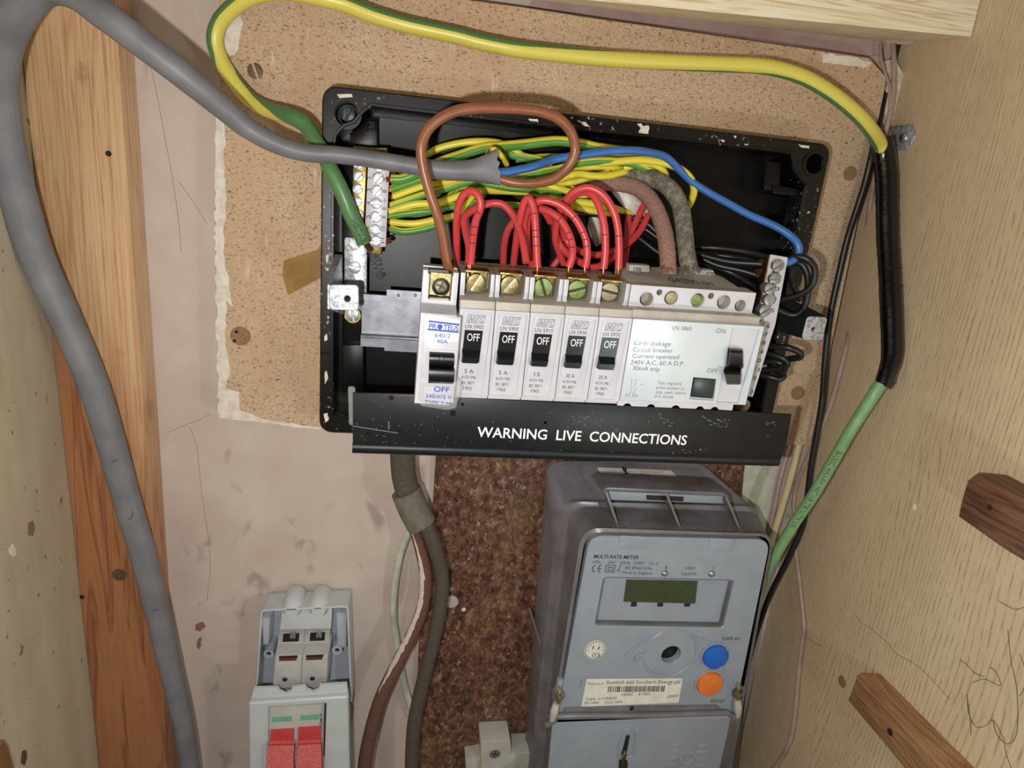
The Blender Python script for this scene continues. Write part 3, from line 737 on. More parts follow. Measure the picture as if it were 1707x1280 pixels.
# ------------------------------------------------------------------ circuit breakers
m = .0175; NT_ = -.0115
def FBp(x, y, n=0.0): return FB.uv(x, y, n)
vt0 = FBp(795, 456, NT_)[1]; vt1 = FBp(795, 508, NT_)[1]
def mk(i, code, amps, lab, scol, sang, sheened):
    u0 = i*m; Fi = FB.moved(u0, 0, 0)
    t = thing('circuit_breaker', lab, 'circuit breaker', Fi.pt(m/2, .045, -.05), 'white switched-off breakers in the middle of the row')
    g = .00018
    # body: rear, terminal block with a notch, front body
    b = MB()
    b.cat(prism(Fi, rect(g, vt0+.0015, m-g, .047), -.052, -.030))
    b.cat(prism(Fi, rect(g, -.004, m-g, .046), -.031, -.0014, .0003))
    a, c = .0026, m-.0022; yb = vt0+.0120
    oo = [(g, vt0), (a, vt0)]+[(a, yb-.0015), (a+.0004, yb-.0004), (a+.0015, yb), (c-.0020, yb), (c-.0006, yb-.0006), (c, yb-.002)]+[(c, vt0), (m-g, vt0), (m-g, -.0004), (g, -.0004)]
    b.cat(prism(Fi, oo, -.026, NT_-.0012))
    prism(Fi, oo, NT_-.0012, NT_, .0003).build('terminal_front', 'white', t)
    b.cat(prism(Fi, rect(g, vt0, m-g, -.0004), -.032, -.0255))
    b.cat(prism(Fi, rect(a+.001, yb-.0002, c-.003, yb+.0007), NT_-.002, NT_+.0002))
    b.build('body', 'cream', t)
    fo = rect(g, 0, m-g, .0455); fi_ = [(.0022, .0016), (m-.0014, .0016), (m-.0034, .0445), (.0010, .0445)]
    plate(Fi, fo, [fi_], -.0013, 0, .0002).build('front_border', 'white', t)
    lb = prism(Fi, fi_, -.0013, -.0007); lb.build('label_face', 'label' if False else 'white', t)
    # scooped right cheek
    v = [Fi.pt(*q) for q in ((m-.0050, .006, -.0006), (m-.0016, .002, -.0001), (m-.0034, .044, -.0001), (m-.0062, .040, -.0006), (m-.0044, .004, -.0006))]
    MB().add(v+[Fi.pt(m-.003, .02, -.0008)], [(0, 1, 2, 3), (0, 4, 1), (1, 2, 5), (2, 3, 5), (3, 0, 5), (0, 1, 5)]).build('cheek', 'white', t, recalc=False)
    # moulded foot
    prism(Fi, rect(g, .0455, m-g, .0480), -.02, -.003, .0003).build('foot', 'white', t)
    # toggle
    tu0, tv0 = .0033, .0108; tw = .0089
    tf = prism(Fi, [(tu0, tv0), (tu0+tw, tv0), (tu0+tw-.0007, .0275), (tu0-.0008, .0275)], -.0012, -.0001, .0001).build('toggle_face', 'switchsheen' if sheened else 'switch', t, angle=20)
    hx = [(tu0-.0006, .0222), (tu0+tw-.0012, .0222), (tu0+tw-.0020, .0265), (tu0-.0004, .0265)]
    tg = loft(Fi, [([(tu0-.0007, .0205), (tu0+tw-.0010, .0205), (tu0+tw-.0016, .0272), (tu0-.0006, .0272)], -.0004), ([(tu0-.0004, .0240), (tu0+tw-.0012, .0240), (tu0+tw-.0017, .0270), (tu0-.0004, .0270)], .0028)])
    tg.build('toggle', 'switch', t, angle=20)
    # terminal: clamp, screw
    b = MB(); b.cat(prism(Fi, rect(a+.0003, vt0-.0004, c-.0012, yb-.0006), -.0255, -.0205, .0002)); cp = b.build('clamp', 'brassdull', t)
    prism(Fi, rect(a+.0001, vt0-.0006, c-.0010, vt0+.0004), -.024, -.0150, .0001).build('clamp_lip', 'brass', cp)
    n1 = -.0170; cu = (a+c)/2-.0006+random.uniform(-.0002, .0002); cv = vt0+.0060
    r = .0047; an = math.radians(sang); sb = MB(); lowd = cyl(Fi, cu, cv, r*.98, -.0215, n1-.0004, 28)
    for s in (1, -1):
        pts = []
        for k in range(15):
            tt = .13+(math.pi-.26)*k/14; x_, y_ = r*math.cos(tt), s*r*math.sin(tt); pts.append((cu+x_*math.cos(an)-y_*math.sin(an), cv+x_*math.sin(an)+y_*math.cos(an)))
        sb.cat(prism(Fi, pts, -.0205, n1, .0003))
    ts = sb.build('terminal_screw', scol, cp); lowd.build('screw_slot', 'slot' if i < 2 else 'darkslot', ts)
    # print
    def L(s, uc, v, w, h, bold=0.0, nn_=-.00065, sh=0.0):
        vv, ff = glyphs(s, bold); x0 = min(p[0] for p in vv); x1 = max(p[0] for p in vv)
        return MB().add([Fi.pt(uc+((x-x0)/(x1-x0)-.5)*w+y/.729*h*sh, v-y/.729*h, nn_) for x, y in vv], ff)
    ib = MB(); ib.cat(L('LN '+code, .0084-.0004, .0099, .0092, .0020)); 
    ib.cat(L(amps, .0068, .0335, .0046 if len(amps) > 2 else .0030, .0023)).cat(L('415V M6', .0068, .0366, .0072, .0018)).cat(L('BS 3871', .0066, .0396, .0064, .0018)).cat(L('1965', .0066, .0425, .0042, .0018))
    def q(x, y): return (.0040+x*.0082+(1-y)*.0008, .0030+y*.0040)
    lg = [((0, 0), (1, 0)), ((1, 0), (1, 1)), ((1, 1), (0, 1)), ((0, 1), (0, 0)), ((.5, 0), (.5, 1)),
          ((.06, .9), (.16, .1)), ((.16, .1), (.26, .8)), ((.26, .8), (.36, .1)), ((.36, .1), (.44, .9)), ((.14, .95), (.20, .5)), ((.30, .5), (.36, .95)),
          ((.58, .1), (.58, .9)), ((.66, .1), (.66, .4)), ((.66, .4), (.84, .05)), ((.66, .6), (.84, .95)), ((.84, .05), (.95, .2)), ((.95, .2), (.76, .5)), ((.76, .5), (.95, .85)), ((.95, .85), (.84, .95))]
    ib.cat(strokes(Fi, [(q(*p), q(*r_)) for p, r_ in lg], .00016, -.0007, -.00062)); ib.build('printed_text', 'inkgrey' if False else 'ink', t)
    L('OFF', tu0+tw*.50, .0162, .0062, .0041, .0, .00002).build('off_marking', 'inkwhite', tf)
    return t
BR = [mk(0, '5905', '5 A', 'white 5 A breaker, off, directly right of the blue lettered breaker', 'brassdull', -60, False),
      mk(1, '5905', '5 A', 'white 5 A breaker, off, second plain white breaker from the left', 'brassdull', -52, False),
      mk(2, '5915', '15', 'white 15 A breaker, off, green tarnished screw with near upright slot', 'screwgreen', 68, False),
      mk(3, '5930', '30 A', 'white 30 A breaker, off, left of two 30 A, bright green tarnished screw', 'screwgreen', -18, False),
      mk(4, '5930', '30 A', 'white 30 A breaker beside the wide earth leakage unit, greenish sheen on switch', 'screwpale', 10, True)]

# ---- blue lettered breaker on the left
t = thing('circuit_breaker', 'narrow breaker with blue lettering and faceted clear skirt, far left of row', 'circuit breaker', FP.pt(m/2, .045, -.05))
w = FP.uv(769, 529, 0)[0]; hB = FP.uv(698, 676, 0)[1]
tv0 = FP.uv(735, 452, -.012)[1]; tv1 = FP.uv(735, 503, -.012)[1]
b = MB()
uL, uR = FP.uv(704, 470, -.012)[0], FP.uv(764, 470, -.012)[0]
yb = FP.uv(735, 500, -.012)[1]; a, c = FP.uv(713, 470, -.012)[0], FP.uv(755, 470, -.012)[0]
oo = [(uL, tv0), (a, tv0), (a, tv0+.0018), (a+.0008, tv0+.0018), (a+.0008, yb), (c-.0004, yb), (c-.0004, tv0+.0018), (c, tv0+.0018), (c, tv0), (uR, tv0), (uR, tv1+.0022), (uL, tv1+.0022)]
b.cat(prism(FP, oo, -.030, -.012, .0003)); b.cat(prism(FP, rect(uL, tv0-.0006, uR, tv1+.002), -.042, -.0295))
b.cat(loft(FP, [(rect(uL, tv1+.0010, uR, hB-.001), -.050), (rect(uL, tv1+.0010, uR, hB-.001), -.0125), (rect(uL+.0003, FP.uv(735, 525, 0)[1]-.0002, uR-.0001, hB-.001), -.0005)]))
b.cat(prism(FP, FP.pl([(709.5, 523), (769, 529), (756, 672), (698, 667)], 0), -.03, 0, .0004)); b.build('body', 'white', t)
u, v = FP.uv(735, 477, -.020)
plate(FP, rect(a+.0009, tv0+.0010, c-.0005, tv0+.0126), [circ(u, v, .0041, 24)], -.0215, -.0165, .0004).build('clamp', 'brassdull', t)
pp(FP, [(716, 449), (748, 451), (748, 455), (716, 453)], -.0280, -.0165).build('clamp_lip', 'darksteel', t)
cyl(FP, u, v, .0040, -.0290, -.0200, 24, .0004).build('screw_rim', 'darksteel', t)
cyl(FP, u, v, .0031, -.0290, -.0190, 24, .0004).build('terminal_screw', 'brassdull', t)
b = MB()
for an in (20, 110): 
    ca, sa = math.cos(math.radians(an)), math.sin(math.radians(an)); b.cat(strokes(FP, [((u-ca*.0026, v-sa*.0026), (u+ca*.0026, v+sa*.0026))], .0011, -.0190, -.0186))
b.build('screw_recess', 'darksteel', t)
pp(FP, [(716, 496), (748, 498), (748, 502), (716, 500)], -.02, -.0118).build('terminal_ledge', 'cream', t)
pp(FP, [(709, 528), (766, 533), (763, 570), (706, 567)], .00, .00012, 0, .0006).build('label_face', 'stickerpaper', t)
# toggle
tp = FP.pl([(716, 586), (757, 588), (755, 640), (714, 638)], 0)
plate(FP, inset(tp, -.0012), [tp], -.0002, .0004, .0001).build('toggle_surround', 'white', t)
e0 = (Vector(tp[0])+Vector(tp[3]))/2
def tq(v0, v1): 
    f = lambda k: tuple(Vector(tp[0]).lerp(Vector(tp[3]), k)); g_ = lambda k: tuple(Vector(tp[1]).lerp(Vector(tp[2]), k))
    return [f(v0), g_(v0), g_(v1), f(v1)]
tb = MB()
tb.cat(loft(FP, [(tq(0, 1.0), -.001), (tq(0, 1.0), .0003), (tq(.02, .98), .0005)]))
tb.cat(loft(FP, [(tq(.02, .42), .0), (tq(.05, .40), .0022), (tq(.12, .33), .0030)]))
tb.cat(loft(FP, [(tq(.42, .98), .0), (tq(.46, .86), .0052), (tq(.52, .80), .0058)]))
tb.build('toggle', 'switch', t, angle=50)
u, v = FP.uv(736, 598, .003); ringm(FP, u, v, .0014, .0003, .0029, .0032, 20).build('toggle_mark', 'switch', t)
plate(FP, rpoly(FP.pl([(701, 640), (766, 634), (768, 650), (760, 680), (745, 683), (700, 676)], .001), .0012, 3), [FP.pl([(706, 644), (754, 644), (752, 672), (705, 668)], .001)], -.004, .0014, .0002).build('clear_skirt', 'clear', t)
ib = MB()
P0 = lambda s, p0, p1, h, bo=0.0, sh=0.0: ib.cat(txt(FP, .0002, s, p0, p1, h, bo, sh))
ib.cat(strokes(FP, [FP.pl([(716, 535.5), (764, 541)], .0002)], .00085, .0001, .0003)); ib.cat(strokes(FP, [FP.pl([(714.5, 549), (763, 553.5)], .0002)], .00085, .0001, .0003))
P0('PR', (715, 547), (727.5, 548.2), 8.5, .02); P0('TEUS', (739, 549), (764, 551.5), 8.5, .02)
u, v, q = pxr(FP, 733.3, 544.6, 4.6, .0002); ib.cat(cyl(FP, u, v, q, .0001, .0003, 20))
P0('640/2', (725, 562), (750.5, 563.5), 7.5); P0('40A', (727.5, 571.5), (746, 573), 7)
P0('OFF', (723, 652.5), (749, 654), 9, .01); P0('240/415 V~', (709, 663), (758, 666), 7); P0('TYPE 2 M4', (707.5, 673), (755.5, 678), 7, 0)
ib.build('printed_text', 'inkblue', t)

# ---- wide earth leakage breaker
t = thing('earth_leakage_breaker', 'wide pale earth leakage circuit breaker with black switch and test button', 'circuit breaker', FB.pt(7*m, .045, -.05))
g = .0002; U0, U1 = 5*m+g, 9*m-g
b = MB()
b.cat(prism(FB, rect(U0, -.004, U1, .0455), -.050, -.0034, .0003))
un = FB.pl([(1056, 474), (1259, 485), (1268, 532), (1052, 526)], NT_)
q0 = FBp(1053, 474, NT_); q1 = FBp(1258, 484, NT_)
ut = rect(U0, q0[1], U1-.0012, -.0002)
hs = [(1077, 498, 11.5), (1099, 487, 4.8), (1118, 496, 11.5), (1162, 500, 11.5), (1185, 493, 5), (1205.5, 503, 11.5), (1233, 509, 9.5)]
holes = []
for x, y, r in hs:
    u, v, q = pxr(FB, x, y, r, NT_); holes.append(circ(u, v, q, 24))
b.cat(plate(FB, ut, holes, -.0185, NT_, .0002)); b.cat(prism(FB, ut, -.0240, -.0184))
# rear slope
ub = FB.pl([(1042, 452), (1175, 452), (1236, 468), (1262, 484)], -.030)
b.cat(loft(FB, [([(U0, ub[0][1]+.001), (U0+.046, ub[1][1]), (U1-.006, ub[2][1]+.001), (U1-.0012, -.0005), (U0, -.0005)], -.044),
                ([(U0, q0[1]), (U0+.046, q0[1]), (U1-.006, q0[1]), (U1-.0012, -.0005), (U0, -.0005)], -.0186)]))
b.build('body', 'cream', t)
plate(FB, [(U0, q0[1]), (U1-.0012, q0[1]), (U1-.0012, -.0002), (U0, -.0002)], holes, NT_, NT_+.0005, .0001).build('terminal_face', 'white', t)
for k, (x, y, r) in enumerate(hs):
    if k in (2, 3):
        slotted(FB, x+(2 if k == 2 else -2), y+1, 10, -.0184, -.0135, -55 if k == 2 else 15, .14, .0006).build('terminal_screw', 'screwpale' if k == 2 else 'screwgreen', t)
    if r > 9:
        u, v, q = pxr(FB, x, y, r, NT_); ringm(FB, u, v, q+.0007, .0007, NT_+.0004, NT_+.0008, 28).build('terminal_rim', 'white', t)
# raised lugs along the rear top
for (x0, x1, y0, y1) in ((1049, 1083, 441, 452), (1160, 1190, 449, 459)):
    pp(FB, [(x0, y0), (x1, y0+2), (x1, y1+2), (x0, y1)], -.040, -.034, .0003).build('rear_lug', 'cream', t)
    pp(FB, [(x0+8+(0 if x0 < 1100 else 12), y0+5), (x0+20+(0 if x0 < 1100 else 12), y0+6), (x0+19+(0 if x0 < 1100 else 12), y1+3), (x0+8+(0 if x0 < 1100 else 12), y1+2)], -.034, -.0325, .0002).build('lug_clip', 'steel', t)
# face with toggle bay
face = rect(U0, 0, U1+.0014, .0445)
bay = [FBp(1223, 545), FBp(1268, 547), FBp(1240, 672), FBp(1193, 669)]
bay = [(FBp(1222, 545)[0], .0018), (U1-.0006, .0018), (U1-.0030, .0436), (FBp(1195, 668)[0], .0436)]
tb_ = FB.pl([(1156, 629), (1194, 632), (1190, 668), (1150, 665)], 0)
plate(FB, face, [bay, tb_], -.0035, 0, .0002).build('front_face', 'label', t)
prism(FB, inset(bay, -.0003), -.0030, -.0015).build('switch_bay', 'white', t)
prism(FB, inset(tb_, -.0003), -.0030, -.0015).build('button_bay', 'white', t)
prism(FB, FB.pl([(1158, 630), (1193, 633), (1188, 665), (1152, 662)], .0006), -.0016, .0006, .0004).build('test_button', 'switchsheen', t)
b = MB()
b.cat(loft(FB, [(FB.pl([(1216, 581), (1239, 582), (1240, 616), (1211, 617)], .0), -.0015), (FB.pl([(1217, 583), (1238, 584), (1239, 612), (1213, 613)], .003), .003), (FB.pl([(1218, 588), (1238, 589), (1238, 606), (1216, 606)], .0045), .0045)]))
b.cat(loft(FB, [(FB.pl([(1211, 612), (1238, 613), (1236, 642), (1213, 641)], .0), -.0015), (FB.pl([(1206, 618), (1235, 619), (1234, 641), (1212, 641)], .0045), .0045), (FB.pl([(1208, 624), (1235, 625), (1234, 638), (1213, 638)], .0062), .0062)]))
b.build('toggle', 'switch', t, angle=40)
sc = []
for k in range(5):
    x = (1048, 1088, 1130, 1171, 1196)[k]; u, v = FBp(x, 682)[0], .0478; sc.append((u, v))
ft = [(U0, .0444)]+[(U1-.004, .0444), (U1-.004, .0492)]
for u, v in reversed(sc):
    ft += [(u+.0024, .0490), (u+.0014, .0478), (u, .0474), (u-.0014, .0478), (u-.0024, .0490)]
ft += [(U0, .0488)]
ft = [p for p in ft if p[0] > U0-.0001]
prism(FB, ft, -.02, -.0030).build('foot', 'white', t)
ib = MB()
P0 = lambda s, p0, p1, h, bo=0.0: ib.cat(txt(FB, 0.0, s, p0, p1, h, bo))
P0('LN 5860', (1121, 549.5), (1152, 551), 7); P0('ON', (1193, 554.5), (1208.5, 556), 8)
P0('Earth leakage', (1056.5, 575), (1118, 577), 8); P0('Circuit breaker', (1055, 586), (1121, 588), 8); P0('Current operated', (1054, 596.5), (1131.5, 598.5), 7.5)
P0('240V A.C. 60 A D.P.', (1051, 607), (1140, 609.5), 7.5); P0('30mA trip', (1054, 616.5), (1099, 619), 7.5)
P0('OFF', (1178, 621), (1195, 622), 7.5)
P0('Test regularly', (1096, 640.5), (1136, 642), 5.4); P0('press button to', (1094, 648), (1140.5, 650), 5.4); P0('trip, seek advice', (1092.5, 655.5), (1143, 657.5), 5.4); P0('if in doubt', (1091, 662.5), (1122.5, 664), 5.4)
P0('2 4  6 N', (1042, 661), (1062, 662), 3.5); P0('1', (1052, 635), (1053, 635.1), 3.5); P0('3', (1058, 635), (1060, 635.1), 3.5)
ib.cat(strokes(FB, [FB.pl(p) for p in ([(1053, 637), (1052.5, 643)], [(1059, 637), (1058.5, 643)], [(1054, 645), (1050, 655)], [(1060, 646), (1056, 655)], [(1050, 655), (1049, 657)], [(1043, 657), (1049, 657)], [(1056, 655), (1055, 658)], [(1055, 658), (1062, 658)], [(1068, 640.5), (1072, 640.8)])], .00018, 0, .00008))
q_ = [(1059, 543), (1085, 545), (1083, 557), (1057, 555)]
ib.cat(strokes(FB, [FB.pl([q_[i], q_[(i+1) % 4]]) for i in range(4)]+[FB.pl([(1071, 544), (1070, 556)]), FB.pl([(1061, 554), (1064, 546)]), FB.pl([(1064, 546), (1066, 553)]), FB.pl([(1066, 553), (1068, 546)]), FB.pl([(1074, 546), (1073, 555)]), FB.pl([(1080, 546), (1075, 550)]), FB.pl([(1075, 550), (1079, 555)])], .00013, 0, .00008))
ib.build('printed_text', 'inkgrey', t)
ib = MB(); P0('1', (1073, 518), (1075, 518.2), 6); 
ib = MB()
for s_, x, y in (('1', 1073, 519), ('2', 1116, 522), ('5', 1158, 525), ('6', 1199, 527)): ib.cat(txt(FB, NT_+.0005, s_, (x-1.8, y), (x+1.8, y+.2), 6))
ib.build('moulded_numbers', 'cream', t)
# the number on the sloping top
pF, pK = FB.pt(U0, q0[1], -.0186), FB.pt(U0, ub[0][1]+.001, -.044)
Dn_ = (pF-pK).normalized(); N_ = FB.X.cross(Dn_)
if N_.z < 0: N_ = -N_
FT = Fr(pK, FB.X, Dn_, N_)
txt(FT, .0010, '04380-01', (1119, 471), (1192, 477), 8, .0).build('moulded_number', 'inkgrey', t)

# ------------------------------------------------------------------ warning strip
ST = thing('warning_strip', 'black plastic strip lettered in white below the circuit breakers', 'cover strip', FW.P(950, 770, .08))
sn = .094
so = [(588, 655), (700, 658), (1320, 691), (1312, 735), (1302, 766), (1285, 777), (900, 762), (588, 752.5)]
po = FW.pl(so, sn)
prism(FW, po, sn-.0016, sn, .0002).build('strip', 'strip', ST)
# lower curled lip
lp = [(588, 735), (1305, 757), (1298, 768), (1285, 777), (588, 753)]
b = MB(); A0 = FW.P(588, 744, sn-.002); A1 = FW.P(1296, 767, sn-.002)
b.cat(tube([A0, A0.lerp(A1, .5), A1], .0035, .0032, 12)); b.build('rolled_edge', 'strip', ST)
pp(FW, [(580, 645), (591, 646), (600, 712), (582, 708)], sn-.004, sn-.002, 0, .001).build('clear_tab', 'clear', ST)
b = MB(); b.cat(txt(FW, sn, 'WARNING  LIVE  CONNECTIONS', (795, 728), (1143.5, 741.5), 17.5, .012)); b.build('lettering', 'inkwhite', ST)
for x, y, r in ((652, 663, 4.5), (771, 674, 3), (755, 689, 5), (614, 722, 4), (666, 719, 4), (784, 708, 2), (909, 705, 3), (898, 738, 2), (909, 704, 2.5), (1020, 753, 2.5), (1027, 717, 4), (1279, 727, 4)):
    u, v, q = pxr(FW, x, y, r, sn); cyl(FW, u, v, q, sn-.0001, sn+.0001, 14).build('dark_spot', 'switch', ST)
sb = MB()
def scuffs(fr, n, cx, cy, w, h, k, ln, th=.00012):
    b = MB()
    for _ in range(k):
        x = cx+random.gauss(0, w); y = cy+random.gauss(0, h); a = random.gauss(.15, .5); l = random.uniform(.3, 1)*ln
        p, q = fr.uv(x, y, n), fr.uv(x+l*math.cos(a), y+l*math.sin(a), n); b.cat(strokes(fr, [(p, q)], th*random.uniform(.5, 1.5), n-.00002, n+.00004))
    return b
for a in ((1100, 700, 8, 5, 14, 6), (1195, 703, 14, 4, 14, 9), (1280, 705, 8, 2, 6, 8), (972, 697, 14, 6, 18, 3), (1145, 750, 14, 2, 8, 5), (640, 706, 30, 14, 14, 4), (700, 700, 60, 20, 20, 2), (625, 745, 20, 6, 10, 4), (1000, 730, 180, 20, 30, 2)): sb.cat(scuffs(FW, sn, *a))
sb.cat(strokes(FW, [FW.pl([(588, 710), (664, 722)], sn), FW.pl([(648, 702), (648, 716)], sn)], .0002, sn, sn+.00005))
sb.build('scratches', 'scuff', ST)

# ------------------------------------------------------------------ cables
# thick grey sheathed cable, flat section turning over on its way
G = [(322, 1330, .032, 16), (317, 1280, .032, 17), (304, 1200, .032, 18), (285, 1120, .032, 19), (260, 1010, .032, 20.5), (237, 920, .032, 21), (212, 835, .032, 21.5), (180, 720, .033, 22), (151, 630, .034, 22.5),
     (103, 520, .037, 23), (62, 430, .041, 24), (28, 320, .048, 24.5), (2, 200, .056, 25), (-2, 110, .064, 25), (18, 40, .073, 24), (66, -16, .083, 23), (118, -14, .091, 21.5), (172, 24, .096, 21), (212, 54, .096, 20.5), (300, 121, .090, 20), (370, 178, .080, 18),
     (414, 214, .073, 16), (463, 241, .071, 14.5), (512, 255, .070, 13.5), (560, 258, .070, 13.2), (611, 264, .070, 13.2), (684, 276, .071, 13.6), (740, 284, .073, 15), (785, 284, .074, 17), (812, 281, .075, 22), (830, 279, .075, 28)]
gp = [FW.P(x, y, d) for x, y, d, w in G]
ra = [w*(D-d)/F*.98 for x, y, d, w in G]
rb = [.0052]*17+[.0056, .006, .0065, .007, .0075, .0078, .0078, .0075, .0072, .0068, .0064, .0056, .0044, .0036]
gt = tube(gp, ra, rb, 24, 8, caps=False)
# ragged cut end, and a thin inner wall
nseg = 24
for j in range(nseg): gt.v[-nseg+j] += Vector((random.uniform(-.0012, .0010), 0, random.uniform(-.0005, .0005)))
inner = [p.lerp(gt.path.P[-1], .16)+Vector((-.0002, 0, 0)) for p in gt.v[-nseg:]]
deep = [Vector((p.x-.006, p.y, p.z)).lerp(gt.path.P[-1]+Vector((-.006, 0, 0)), .5) for p in gt.v[-nseg:]]
o_ = len(gt.v); gt.v += inner+deep
for a0, a1 in ((o_-nseg, o_), (o_, o_+nseg)):
    for j in range(nseg):
        k = (j+1) % nseg; gt.f.append([a0+j, a0+k, a1+k, a1+j]); gt.mi.append(0)
gt.f.append(list(range(o_+nseg, o_+2*nseg))); gt.mi.append(0)
GC = gt.build('sheathed_cable', 'cablegrey', None, 60)
tag(GC, 'thick grey sheathed cable looping down the left side, brown and blue cores', 'cable')
def onpath(path, L, ang, off=1.0):
    i = max(1, min(len(path.L)-1, next((q for q in range(len(path.L)) if path.L[q] > L), len(path.L)-1)))
    N, B, a, b_ = path.fr[i]; return path.P[i]+B*a*off*math.sin(ang)+N*b_*off*math.cos(ang)
for L0 in (.155, .225, .262):      # small cuts in the sheath
    pts = [onpath(gt.path, L0+random.uniform(-.0006, .0006), a, 1.004) for a in (-.35, -.15, 0, .15)]
    tube(pts, .00018, seg=6, k=3).build('cut', 'hole', GC)
wire('brown_core', 'brown insulated core looping back over the grey sheath', 'cable',
     [(826, 296, .074), (836, 299, .074), (860, 305, .075), (892, 305.5, .078), (923, 298, .082), (944, 281, .085), (957, 259, .087), (958, 239, .088), (949, 216, .090), (930, 197, .092), (902, 186, .093), (878, 182.5, .094), (836, 180, .095), (784, 181, .096), (752, 188, .097), (724, 205, .097), (709, 224, .097), (702, 247, .097), (705, 278, .096), (716, 320, .095), (729, 358, .094), (738, 395, .092), (743, 425, .090), (748, 449, .088)], .00245, 'brown', parent=GC, seg=16)
strands('copper_strand', GC, [(748, 446, .089), (750, 455, .0885), (753, 466, .0875)], .00045, 6, .0012)
wire('blue_core', 'blue insulated core running right', 'cable',
     [(822, 286, .074), (840, 287, .074), (860, 284, .073), (892, 277, .072), (923, 266, .071), (955, 260.5, .070), (986, 256, .069), (1018, 252, .068), (1055, 251, .067), (1092, 256, .064), (1113, 264, .061), (1132, 282, .058), (1155, 304, .056), (1185, 323, .056), (1218, 341, .058), (1247, 357, .061), (1288, 375, .066), (1315, 391, .070), (1330, 407, .072), (1331, 424, .073), (1318, 436, .0725), (1304, 437, .072)], .0021, 'blue', parent=GC, seg=16)
eb = tube(wpts([(812, 262, .066), (818, 250, .067), (826, 250, .068), (836, 260, .066), (845, 275, .060)]), .0014, seg=12)
eb.build('earth_core', 'ygb', GC, 60)
strands('copper_strand', GC, [(812, 260, .067), (816, 251, .069), (819, 246, .0695)], .0003, 4, .0006)

# main green and yellow earth cable
def rp(px, py, off): 
    u, v = FRt.uv(px, py, off); return FRt.pt(u, v, off)
E_ = [(607, 404, .054, .435), (598, 384, .056, .435), (585, 358, .058, .435), (575, 332, .059, .435), (563, 305, .059, .435), (550, 280, .058, .435), (538, 254, .0545, .435), (524, 232, .0525, .435), (510, 210, .050, .43), (490, 197, .048, .40), (462, 188, .040, .22), (438, 179, .034, .12), (414, 163, .029, .07), (387, 130, .026, .05), (367, 98, .025, -.22), (358, 66, .026, -.25), (366, 37, .028, -.25), (388, 13, .031, -.25), (414, -4, .034, -.25), (445, -13, .036, -.25), (490, -13, .037, -.25), (542, -2, .037, -.25), (577, 7, .036, -.25), (625, 26, .036, -.25), (684, 43, .036, -.25), (758, 59, .036, -.25), (800, 70, .037, -.25), (850, 80, .038, -.25), (900, 87, .038, -.22), (1000, 97, .039, -.15), (1100, 103, .040, .0), (1200, 107, .041, .05), (1250, 109, .042, .02), (1292, 114, .043, .07), (1340, 129, .044, .10), (1385, 155, .044, .11), (1424, 186, .043, .11), (1450, 214, .040, .11), (1467, 240, .033, .11), (1473, 262, .032, .11)]
eb = tube([FW.P(*q[:3]) for q in E_], .0041, seg=20, phase=[q[3] for q in E_])
EC = eb.build('earth_cable', 'yg', None, 60)
tag(EC, 'thick green and yellow earth cable arching over the board into black tape', 'cable')
strands('copper_strand', EC, [(607, 402, .054), (612, 409, .052), (618, 416, .050)], .00045, 6, .0012)
tb1 = tube_text(eb.path, 'H07V-R TRINITY UK', .014, .0030, ang=-.0, rev=True); tb1.build('printed_text', 'ink', EC)
# lower run out of the tape, down behind the meter
low = [(1468, 640, .080), (1455, 660, .080), (1438, 686, .078), (1414, 724, .076), (1390, 766, .072), (1357, 823, .066), (1326, 869, .060), (1293, 924, .052), (1278, 952, .045), (1262, 1000, .035)]
lt = tube([FW.P(*q) for q in low], [.0039, .0038, .0037, .0036, .0036, .0036, .0036, .0036, .0036, .0036], seg=18)
gsl = lt.build('green_sleeving', 'greensleeve', EC, 60)
tube_text(lt.path, 'BASEC <HAR> H07V-R TRINITY UK', .047, .0030, ang=-.15).build('printed_text', 'ink', gsl)

# black tape sleeve round the joint
sl = [(1470, 232, .030, 17), (1474, 262, .031, 18), (1478, 300, .034, 18), (1479, 360, .040, 18), (1480, 400, .044, 18.2), (1483, 450, .051, 18.5), (1485, 500, .060, 19), (1487, 550, .067, 19), (1487.5, 585, .072, 19), (1485, 604, .075, 18), (1479, 622, .078, 16.5), (1471, 645, .080, 15.5)]
pts = [FW.P(*q[:3]) for q in sl]; rr_ = [q[3]*(D-q[2])/F for q in sl]
tt = tube(pts, rr_, seg=22, k=10, wob=.012)
TS = tt.build('tape_sleeve', 'tape', None, 40)
tag(TS, 'glossy black insulating tape wound round the earth cable in the right corner', 'tape')
for k in range(9):     # lapped turns of tape
    L0 = .012+k*.0115
    q = [onpath(tt.path, L0+.0011*math.sin(a*1.0), a, 1.015) for a in (-1.5, -1.1, -.7, -.3, .1, .5, .9, 1.3)]
    tube(q, .0003, seg=6, k=3).build('tape_turn', 'tape', TS)
pa = [FW.P(1504, 603, .079), FW.P(1484, 612, .080), FW.P(1480, 640, .082), FW.P(1491, 642, .082), FW.P(1494, 622, .081)]
sheet(pa, .0003, (0, -1, 0)).build('tape_end', 'tape', TS)

